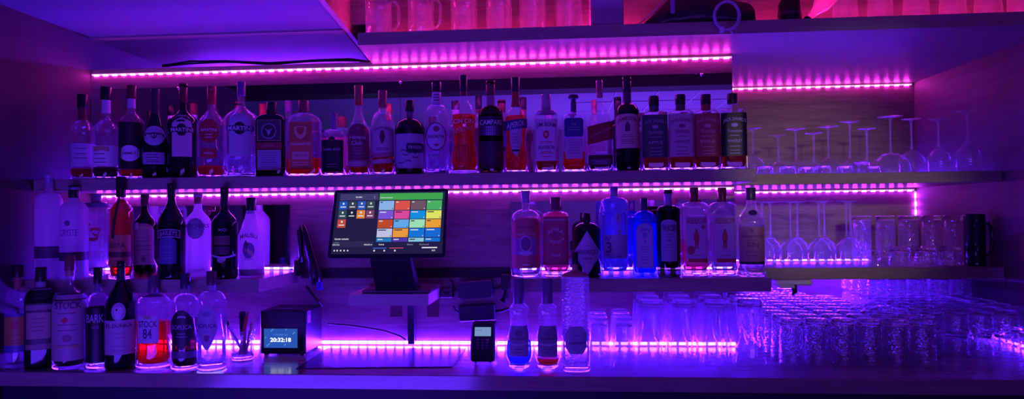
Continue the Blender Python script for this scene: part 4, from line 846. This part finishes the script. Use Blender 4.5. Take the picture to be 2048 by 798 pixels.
mb = MB(); mb.rings([[tuple(M3 @ Vector(v)) for v in r_] for r_ in lathe([(-.012, .011), (-.011, .0145), (.006, .0145), (.008, .013)], 16)]); mb.build('cap', BLACK, t)

# ------------------------------------------------------------------ till screen on its bracket board
FX = lambda px, py, Y: aty(px, py, Y)
bz = FX(775, 588, -.24).z; bx0 = FX(697, 600, -.24).x; bx1 = FX(857, 600, -.24).x
t = thing('bracket_board', 'thick wooden board fixed to the wall under the till screen', 'board', ((bx0+bx1)/2, 0, bz-.041)); hw = (bx1-bx0)/2
MB().box((-hw, -.24, 0), (hw, -.0015, .041), 0, .0015).build('board', wood('pale_board', (.50, .42, .38), (.64, .55, .50), .45), t)
MB().box((.02, -.035, -.175), (.045, -.001, .0)).build('upright', plain('dark_bracket', (.03, .02, .05), .5), t)
for sx_ in (-.055, .09): MB().box((sx_, -.008, -.075), (sx_+.045, -.001, -.003)).build('bracket_plate', plain('red_brown', (.12, .04, .05), .5), t)
# screen
TL, TR = FX(672, 378, -.285), FX(898, 378, -.285); BL, BR = FX(653, 513, -.365), FX(891, 515, -.365)
cx = (BL.x+BR.x)/2; O = Vector((cx, -.365, min(BL.z, BR.z)+.0)); Wd = (BR.x-BL.x+TR.x-TL.x)/2; vv = Vector((0, .08, (TL.z+TR.z)/2-O.z)); Ht = vv.length; vv.normalize(); nn_ = Vector((0, -vv.z, vv.y))
t = thing('till_screen', 'black point of sale touch screen on a broad stand, showing coloured order tiles', 'monitor', (cx, -.12, bz+.0005)); off = O-Vector(t.location)
uu = Vector((1, 0, 0))
def scr(u, v, d=0.): return off+uu*((u-.5)*Wd)+vv*(v*Ht)+nn_*d
def scr_box(mb, u0, u1, v0, v1, d0, d1, mi=0):
    vs = [scr(u, v, d) for d in (d0, d1) for v in (v0, v1) for u in (u0, u1)]
    return mb.add(vs, [(0, 2, 3, 1), (4, 5, 7, 6), (0, 1, 5, 4), (2, 6, 7, 3), (0, 4, 6, 2), (1, 3, 7, 5)], mi)
mb = MB(); ring0 = []; ring1 = []; ring2 = []
def rr_pts(d, ins, rad=.03):
    out = []
    for (cu, cv, a0) in ((1, 1, 0), (0, 1, 90), (0, 0, 180), (1, 0, 270)):
        for k in range(5):
            a = math.radians(a0+k*22.5); ru = rad; rv = rad*Wd/Ht
            u = (1-ins-ru if cu else ins+ru)+ru*math.cos(a); v = (1-ins*1.6-rv if cv else ins*1.6+rv)+rv*math.sin(a); out.append(scr(u, v, d))
    return out
mb.rings([rr_pts(-.028, .06), rr_pts(-.020, .01), rr_pts(-.002, 0.), rr_pts(0, .003)], smooth=False); mb.build('housing', plain('screen_housing', (.010, .010, .014), .3), t)
TC = [(.30, .50, .95), (.80, .10, .08), (.18, .10, .16), (.08, .50, .15), (.22, .10, .80), (.80, .08, .40), (.01, .30, .85), (.85, .90, .15), (.60, .08, .03), (.15, .45, .95), (.40, .85, .55), (.95, .40, .05), (.60, .62, .90), (.95, .38, .06), (.01, .20, .80), (.01, .16, .75), (.02, .22, .60), (.10, .04, .50), (.30, .65, .85), (.01, .18, .75)]
dm = MB(); dmats = [emit('screen_dark', (.018, .014, .07), .9)]
scr_box(dm, .03, .975, .055, .955, .0003, .0006, 0)
def dcol(c, s=1.): 
    m = emit('px_%03d%03d%03d' % tuple(int(x*200) for x in c), c, s*.85)
    if m not in dmats: dmats.append(m)
    return dmats.index(m)
def quad(u0, u1, v0, v1, c, s=1., d=.0009):
    dm.add([scr(u0, v0, d), scr(u1, v0, d), scr(u1, v1, d), scr(u0, v1, d)], [(0, 1, 2, 3)], dcol(c, s))
quad(.405, .955, .835, .935, (.06, .42, .10)); quad(.06, .395, .835, .93, (.06, .05, .18))
gx = [.408, .5455, .683, .8205]; rows = [(.685, .822), (.555, .675), (.425, .545), (.29, .415), (.225, .28)]
for r_, (v0, v1) in enumerate(rows):
    for c in range(4):
        quad(gx[c], gx[c]+.130, v0, v1, TC[r_*4+c]); k = (.02, .02, .06) if sum(TC[r_*4+c]) > 1.2 else (.8, .8, .9)
        quad(gx[c]+.01, gx[c]+.03+.012*((r_*3+c*5) % 5), v1-.028, v1-.014, k, d=.0012)
        if r_ < 4: quad(gx[c]+.115, gx[c]+.122, v0+.012, v0+.026, k, d=.0012)
lt = [(.02, .10, .55), (.04, .06, .10), (.03, .10, .60), (.04, .08, .10), (.03, .08, .12), (.015, .015, .05), (.85, .25, .06), (.22, .06, .16), (.60, .08, .06)]
for k_, c_ in enumerate(lt):
    r_, c = divmod(k_, 4); u0 = .058+c*.080; v1 = .822-r_*.133
    quad(u0, u0+.072, v1-.123, v1, c_); quad(u0+.030, u0+.044, v1-.050, v1-.022, (.9, .9, 1.), d=.0012); quad(u0+.012, u0+.060, v1-.092, v1-.078, (.85, .85, 1.), d=.0012)
quad(.36, .365, .86, .90, (.3, .3, .5)); 
quad(.04, .385, .155, .235, (.03, .025, .10))
quad(.385, .50, .132, .142, (.08, .2, .9)); quad(.525, .645, .132, .142, (.8, .1, .2)); quad(.80, .93, .132, .148, (.9, .9, 1))
for u in (.05, .075, .105, .135, .165): quad(u, u+.012, .095, .115, (.8, .8, .95))
for u in (.392, .478, .568): quad(u, u+.012, .09, .112, (.9, .9, 1))
wm = dcol((.85, .85, 1.)); gm = dcol((.25, .25, .4))
def stext(s, u, v, w, mi, h=.022): flat_text(dm, s, scr(u, v, .0013), uu, vv, w=w*Wd, h=h*Ht, mi=mi, bold=.02)
stext('Stoliki', .225, .883, .055, wm); stext('Aktywna kategoria', .468, .868, .11, wm, .024); stext('Rozmiar rachunku', .11, .270, .12, wm, .026)
stext('1 produkt', .065, .215, .05, gm); stext('7,00 PLN', .065, .185, .06, wm); stext('455,00 zl', .34, .185, .07, wm)
stext('Szukaj', .455, .185, .045, wm, .025); stext('Bilans', .70, .185, .05, gm); stext('Rachunki', .82, .185, .08, gm); stext('20:32', .90, .10, .03, wm, .02)
dm.build('display', dmats, t)
neck = MB(); zb_ = 0.
r0 = [(-.075, -.055, .012), (.075, -.055, .012), (.075, .045, .012), (-.075, .045, .012)]
def lp(w, y0, y1, z): return [(-w, y0, z), (w, y0, z), (w+.004, (y0+y1)/2, z), (w, y1, z), (-w, y1, z), (-w-.004, (y0+y1)/2, z)]
cb = scr(.5, .05, -.03)
neck.rings([lp(.078, -.105, -.02, .010), lp(.072, -.115, -.04, .02), lp(.070, cb.y+.03, cb.y+.07, cb.z-.02), lp(.070, cb.y+.035, cb.y+.075, cb.z+.06)], smooth=False); neck.build('neck', plain('stand_plastic', (.012, .011, .02), .45), t)
MB().box((-.125, -.108, 0), (.125, .10, .012), 0, .004).build('base_plate', plain('base_plastic', (.12, .09, .13), .3), t)

# cash printer with clock display
PX0, PX1 = atz(525, 708, ZCT).x, atz(608, 713, ZCT).x
pw = PX1-PX0; ph = FX(566, 622, -.20).z-ZCT
t = thing('receipt_printer', 'black box-shaped receipt printer whose small display shows the time', 'printer', ((PX0+PX1)/2, -.20, ZCT+.0005)); hw = pw/2
pd = .17
MB().box((-hw, 0, .004), (hw, pd, ph), 0, .006).build('housing', plain('printer_shell', (.016, .015, .022), .35), t)
MB().box((-hw+.004, -.001, ph*.62), (hw-.004, .004, ph*.985), 0, .002).build('cover', plain('printer_cover', (.012, .011, .016), .25), t)
MB().box((-hw*.6, .02, ph), (hw*.75, .05, ph+.003), 0, .001).build('paper_slot', plain('slot', (.08, .07, .1), .3), t)
for x_ in (-1, 1):
    for y_ in (.02, pd-.02): MB().box((x_*hw*.8-.006, y_-.006, -.0002), (x_*hw*.8+.006, y_+.006, .005)).build('rubber_foot', BLACKM, t)
du0, du1, dv0, dv1 = -hw*.80, hw*.66, ph*.17, ph*.60
sm = MB(); smats = [emit('clock_screen', (.03, .12, .62), .75), emit('clock_white', (.9, .95, 1), 1.4), emit('clock_pale', (.10, .30, .85), 1.)]
sm.add([(du0, -.0012, dv0), (du1, -.0012, dv0), (du1, -.0012, dv1), (du0, -.0012, dv1)], [(0, 1, 2, 3)], 0)
flat_text(sm, '20:32:18', ((du0+du1)/2, -.0018, dv0+(dv1-dv0)*.42), (1, 0, 0), (0, 0, 1), w=(du1-du0)*.62, h=(dv1-dv0)*.22, mi=1, bold=.03)
flat_text(sm, '7 WRZESNIA 2024', ((du0+du1)/2, -.0018, dv0+(dv1-dv0)*.68), (1, 0, 0), (0, 0, 1), w=(du1-du0)*.42, h=(dv1-dv0)*.06, mi=2)
for (u, v, l) in ((.08, .08, .12), (.20, .85, .12), (.86, .72, .09), (.03, .5, .06), (.65, .93, .05), (.6, .12, .07)):
    a = Vector((du0+(du1-du0)*u, -.0016, dv0+(dv1-dv0)*v)); d_ = Vector((1, 0, .9)).normalized()*(du1-du0)*l; n_ = Vector((-.6, 0, .7))*.0016
    sm.add([a-n_, a+d_-n_, a+d_+n_, a+n_], [(0, 1, 2, 3)], 2)
sm.build('display', smats, t)
mb = MB(); mb.add([(hw+.0006, .02, ph*.70), (hw+.0006, .05, ph*.70), (hw+.0006, .05, ph*.97), (hw+.0006, .02, ph*.97)], [(0, 1, 2, 3)]); mb.build('sticker', sh((.45, .40, .62)), t)
mb = MB(); mb.add([(hw+.0009, .024, ph*.88), (hw+.0009, .046, ph*.88), (hw+.0009, .046, ph*.94), (hw+.0009, .024, ph*.94)], [(0, 1, 2, 3)]); mb.build('sticker_bar', sh((.12, .10, .30)), t)
MB().rings([[(x+hw*.85, -.0012-.0006*0-z, y+ph*.07) for x, y, z in R] for R in lathe([(0, .0022), (.001, .0018)], 10)]).build('button', plain('grey_btn', (.4, .4, .5), .3), t)

# glass jar with bar tools
p = atz(494, 716, ZCT)
jt = thing('glass_jar', 'cut glass jar holding bar tools and pens beside the printer', 'jar', (p.x-.004, -.27, ZCT+.0005))
tumbler(.036, .043, .105, wall=.003, base=.014, n=48, flute=fl_cut(10, .05, .012, .09, .028), inverted=False, seg=18).build('jar_body', [G_CUT, G_FOOT], jt)
def stick(name, label, cat, a, b, r, mat, tip=None):
    o = thing(name, label, cat, Vector(jt.location)+Vector(a)); d_ = Vector(b)-Vector(a)
    MB().tube([(0, 0, 0), tuple(d_*.5), tuple(d_)], [r*.7, r, r], 8).build('shaft', mat, o)
    if tip: MB().tube([tuple(d_*.98), tuple(d_*1.0+Vector(tip[0]))], [tip[1], tip[1]*.7], 8).build(tip[3], tip[2], o)
    return o
stick('bar_knife', 'knife with a pale flat blade leaning left in the glass jar', 'knife', (.004, .004, .018), (-.052, -.006, .125), .0055, plain('steel', (.7, .7, .72), .25, 1.), ((-.012, 0, .022), .007, BLACK, 'handle'))
stick('peeler', 'broad black peeler standing upright in the glass jar', 'peeler', (0, .01, .018), (-.004, .008, .150), .011, BLACKM, ((0, 0, .018), .014, BLACKM, 'head'))
stick('marker_pen', 'red marker pen standing in the glass jar', 'pen', (-.008, -.006, .018), (.020, -.008, .150), .0065, plain('red_pen', (.65, .05, .06), .35), ((.004, 0, .018), .005, plain('red_pen_cap', (.5, .03, .05), .35), 'cap'))
stick('ballpoint_pen', 'cream white pen standing behind the red marker in the glass jar', 'pen', (.010, .0, .018), (.037, 0, .128), .0065, plain('cream_pen', (.7, .5, .45), .4), ((.003, 0, .022), .003, plain('cream_pen', (.7, .5, .45), .4), 'clicker'))

# barcode scanner hanging on a bracket
S = lambda px, py, Y=-.06: FX(px, py, Y)
bp_ = S(607, 545, -.03)
t = thing('barcode_scanner', 'black handheld barcode scanner hanging from a wall hook left of the screen', 'scanner', bp_); L_ = lambda px, py, Y=-.06: S(px, py, Y)-bp_
MB().tube([L_(603, 524, -.045), L_(601, 490), L_(600, 462), L_(604, 452)], [.010, .011, .012, .008], 10).build('hook_arm', BLACK, t)
MB().box(tuple(L_(586, 552, -.06)), tuple(L_(612, 518, -.002)), 0, .004).build('wall_plate', BLACK, t)
MB().tube([L_(606, 450), L_(612, 470), L_(620, 500), L_(626, 520), L_(630, 548), L_(634, 568)], [.010, .015, .017, .019, .027, .020], 12).build('handle', BLACK, t)
MB().box(tuple(L_(632, 580, -.088)), tuple(L_(646, 563, -.075)), 0, .002).build('scan_window', plain('scan_glass', (.10, .05, .55), .1), t)
MB().tube([L_(612, 572), L_(622, 585), L_(634, 600, -.05), L_(644, 612, -.03)], .0045, 8).build('cable', CABLE, t)

# payment terminal
p = atz(965, 724, ZCT+.004)
t = thing('payment_terminal', 'black card payment terminal with a lit screen standing on the counter', 'card terminal', (p.x, -.30, ZCT+.0005)); kk = (p-CAM).dot(fw)/F; tw = 50*kk/2
th_ = FX(968, 645, -.24).z-ZCT
tilt = [(0, -.006), (.012, -.012), (.035, -.006)]
body = MB()
def tp(w, y0, y1, z): return [(-w, y0, z), (-w*.9, y0-.006, z), (w*.9, y0-.006, z), (w, y0, z), (w, y1, z), (-w, y1, z)]
body.rings([tp(tw*.86, 0, .07, .005), tp(tw, -.002, .075, .012), tp(tw*1.02, .003, .085, .045), tp(tw*.96, .028, .10, th_-.01), tp(tw*.90, .034, .095, th_)], smooth=False); body.build('housing', plain('terminal_shell', (.014, .012, .03), .3), t)
def tf(u, v, d=.0):  # point on the sloping face between z=.045 and the top
    z = .045+(th_-.055)*v; y = -.003+.025*v; nrm = Vector((0, -.97, .22)); return Vector((u*tw, y-.0006, z))+nrm*d
m_ = MB(); m_.add([tf(-.66, .60, .0015), tf(.66, .60, .0015), tf(.66, 1.0, .0015), tf(-.66, 1.0, .0015)], [(0, 1, 2, 3)], 0)
flat_text(m_, 'VISA', tf(-.32, .86, .002), (1, 0, 0), (0, .2, .97), w=tw*.5, h=.004, mi=1)
m_.build('screen', [emit('terminal_screen', (.30, .48, .90), .62), emit('terminal_ink', (.08, .12, .3), .8)], t)
for r_ in range(4):
    for c in range(3):
        a = tf(-.5+.38*c, .44-.125*r_, .002); MB().box((a.x, a.y-.001, a.z-.0035), (a.x+tw*.26, a.y+.0025, a.z+.0035), 0, .0008).build('key', plain('terminal_key_%d' % (c == 2 and r_ == 0), (.45, .05, .15) if (c == 2 and r_ == 0) else (.06, .035, .10), .4), t)
for x_ in (-.6, .6): MB().rings([[(x+x_*tw, y+.012, z) for x, y, z in R] for R in lathe([(-.0003, .003), (.006, .003)], 8)]).build('rubber_foot', BLACKM, t)

# counter mat
c0, c1, c2, c3 = [atz(*q, ZCT) for q in ((592, 738), (905, 735), (932, 697), (655, 697))]
mb = MB(); vs = [(q.x, q.y, z) for z in (ZCT+.0004, ZCT+.0028) for q in (c0, c1, c2, c3)]
o = mb.add(vs, [(3, 2, 1, 0), (4, 5, 6, 7), (0, 1, 5, 4), (1, 2, 6, 5), (2, 3, 7, 6), (3, 0, 4, 7)]).build('counter_mat', plain('mat_plastic', (.05, .04, .10), .18)); tag(o, 'flat dark glossy mat lying on the counter below the till screen', 'mat')

# power bricks on the wall
def brick(x0, y0, x1, y1, label, tiltv=0.):
    a, b_ = FX(x0, y1, -.045), FX(x1, y0, -.045); c = (a+b_)/2
    t = thing('power_adapter', label, 'power adapter', (c.x, -.022, c.z), 0, 'power adapters under the screen'); t.rotation_euler = (0, tiltv, 0)
    hx, hz = (b_.x-a.x)/2, (b_.z-a.z)/2
    MB().box((-hx, -.020, -hz), (hx, .020, hz), 0, .004).build('case', plain('adapter_case', (.02, .018, .05), .45), t)
    return t, hx, hz
t, hx, hz = brick(914, 562, 984, 597, 'upper black power adapter with rounded edges fixed on the wall', -.06)
MB().tube([(hx, 0, .0), (hx+.02, 0, -.002), (hx+.028, .005, .004)], .004, 8).build('output_cable', CABLE, t)
MB().tube([(-hx, 0, -.005), (-hx-.012, 0, 0), (-hx-.02, .01, .03), (-hx-.03, .015, .04)], .0035, 8).build('input_cable', CABLE, t)
t, hx, hz = brick(917, 610, 990, 643, 'lower black power adapter with a cable bending up its side', -.05)
MB().tube([(hx, 0, 0), (hx+.025, 0, .002), (hx+.05, .005, .008)], .006, 8).build('output_cable', CABLE, t)
MB().tube([(-hx, 0, .0), (-hx-.014, 0, .012), (-hx-.022, 0, .03)], .0035, 8).build('input_cable', CABLE, t)
a, b_ = FX(880, 598, -.03), FX(906, 575, -.03)
t = thing('wall_socket', 'small black plug adapter on the wall beside the bracket board', 'socket', ((a.x+b_.x)/2, -.0015, (a.z+b_.z)/2)); MB().box((-(b_.x-a.x)/2, -.03, -.018), ((b_.x-a.x)/2, 0, .018), 0, .003).build('case', BLACK, t); MB().box((-.008, -.034, -.006), (.008, -.0295, .006), 0, .001).build('plug', BLACKM, t)
a, b_ = FX(1002, 580, -.03), FX(1019, 548, -.03)
t = thing('junction_box', 'narrow black junction box on the wall beside the gin shelf', 'box', ((a.x+b_.x)/2, -.0015, (a.z+b_.z)/2)); MB().box((-(b_.x-a.x)/2, -.03, -.03), ((b_.x-a.x)/2, 0, .03), 0, .003).build('case', BLACK, t)
MB().tube([(0, -.015, -.03), (.0, -.02, -.06), (-.01, -.02, -.075)], [.004, .012, .014], 10).build('plug', BLACKM, t)
pts = [FX(x, y, -.012) for x, y in ((655, 648), (690, 650), (730, 655), (770, 662), (800, 672), (812, 680))]
c = pts[0]; o = MB().tube([tuple(q-c) for q in pts], .0035, 8).build('wall_cable', CABLE, None, c); tag(o, 'thin black cable drooping along the wall behind the printer', 'cable')
# cables over the top of the panel
for k, (dz, dy) in enumerate(((.0, .0), (.009, .008), (.004, .018))):
    pts = [aty(x, y, .015+dy) for x, y in ((325, 133), (380, 127-2*k), (450, 124), (540, 126+2*k), (640, 122), (700, 121-k), (748, 127))]
    pts = [Vector((q.x, q.y, max(q.z+dz*.5, ZC+.5945))) for q in pts]; c = pts[0].copy()
    o = MB().tube([tuple(q-c) for q in pts], .0036, 8).build('ceiling_cable', CABLE, None, c); tag(o, ['lowest', 'middle', 'topmost'][k]+' of three black cables lying along the top of the back panel', 'cable', 'cables over the back panel')
# white power supply below the niche shelf
a, b_ = FX(1548, 575, .12), FX(1620, 561, .12)
t = thing('led_driver', 'white plastic led driver fixed under the lower niche shelf', 'power supply', ((a.x+b_.x)/2, .12, Z2B-.0005)); hw = (b_.x-a.x)/2
MB().box((-hw, -.03, -.024), (hw, .03, 0), 0, .006).build('case', WHITEP, t)
for x_ in (-.6, -.2): MB().box((x_*hw-.016, -.034, -.034), (x_*hw+.016, 0, -.022), 0, .004).build('clamp', WHITEP, t)
MB().tube([(.0, -.02, -.022), (.004, -.02, -.05), (-.006, -.02, -.062)], [.012, .010, .004], 8).build('connector', BLACK, t)
# far wall string of blue lights, seen reflected
led_strip('string of tiny blue lights hanging in the room opposite, seen in the small mirror', (-2.92, -7.37, .9), (-2.92, -7.37, 2.3), 34, (.05, .35, 1), 30, 'blue string lights opposite', (0, 1, 0), size=(.02, .02))


# ------------------------------------------------------------------ render settings
sc = bpy.context.scene
sc.view_settings.view_transform = 'Standard'; sc.view_settings.look = 'None'; sc.view_settings.gamma = 1; sc.view_settings.use_curve_mapping = False
sc.view_settings.exposure = 0.
cy = sc.cycles
cy.max_bounces = 14; cy.diffuse_bounces = 2; cy.glossy_bounces = 5; cy.transmission_bounces = 12; cy.transparent_max_bounces = 64
cy.sample_clamp_indirect = 25.; cy.sample_clamp_direct = 0.; cy.caustics_reflective = False; cy.caustics_refractive = False
cy.blur_glossy = 0.
cy.use_denoising = True; cy.denoiser = 'OPENIMAGEDENOISE'; cy.use_adaptive_sampling = True; cy.adaptive_threshold = .035
cy.use_light_tree = True
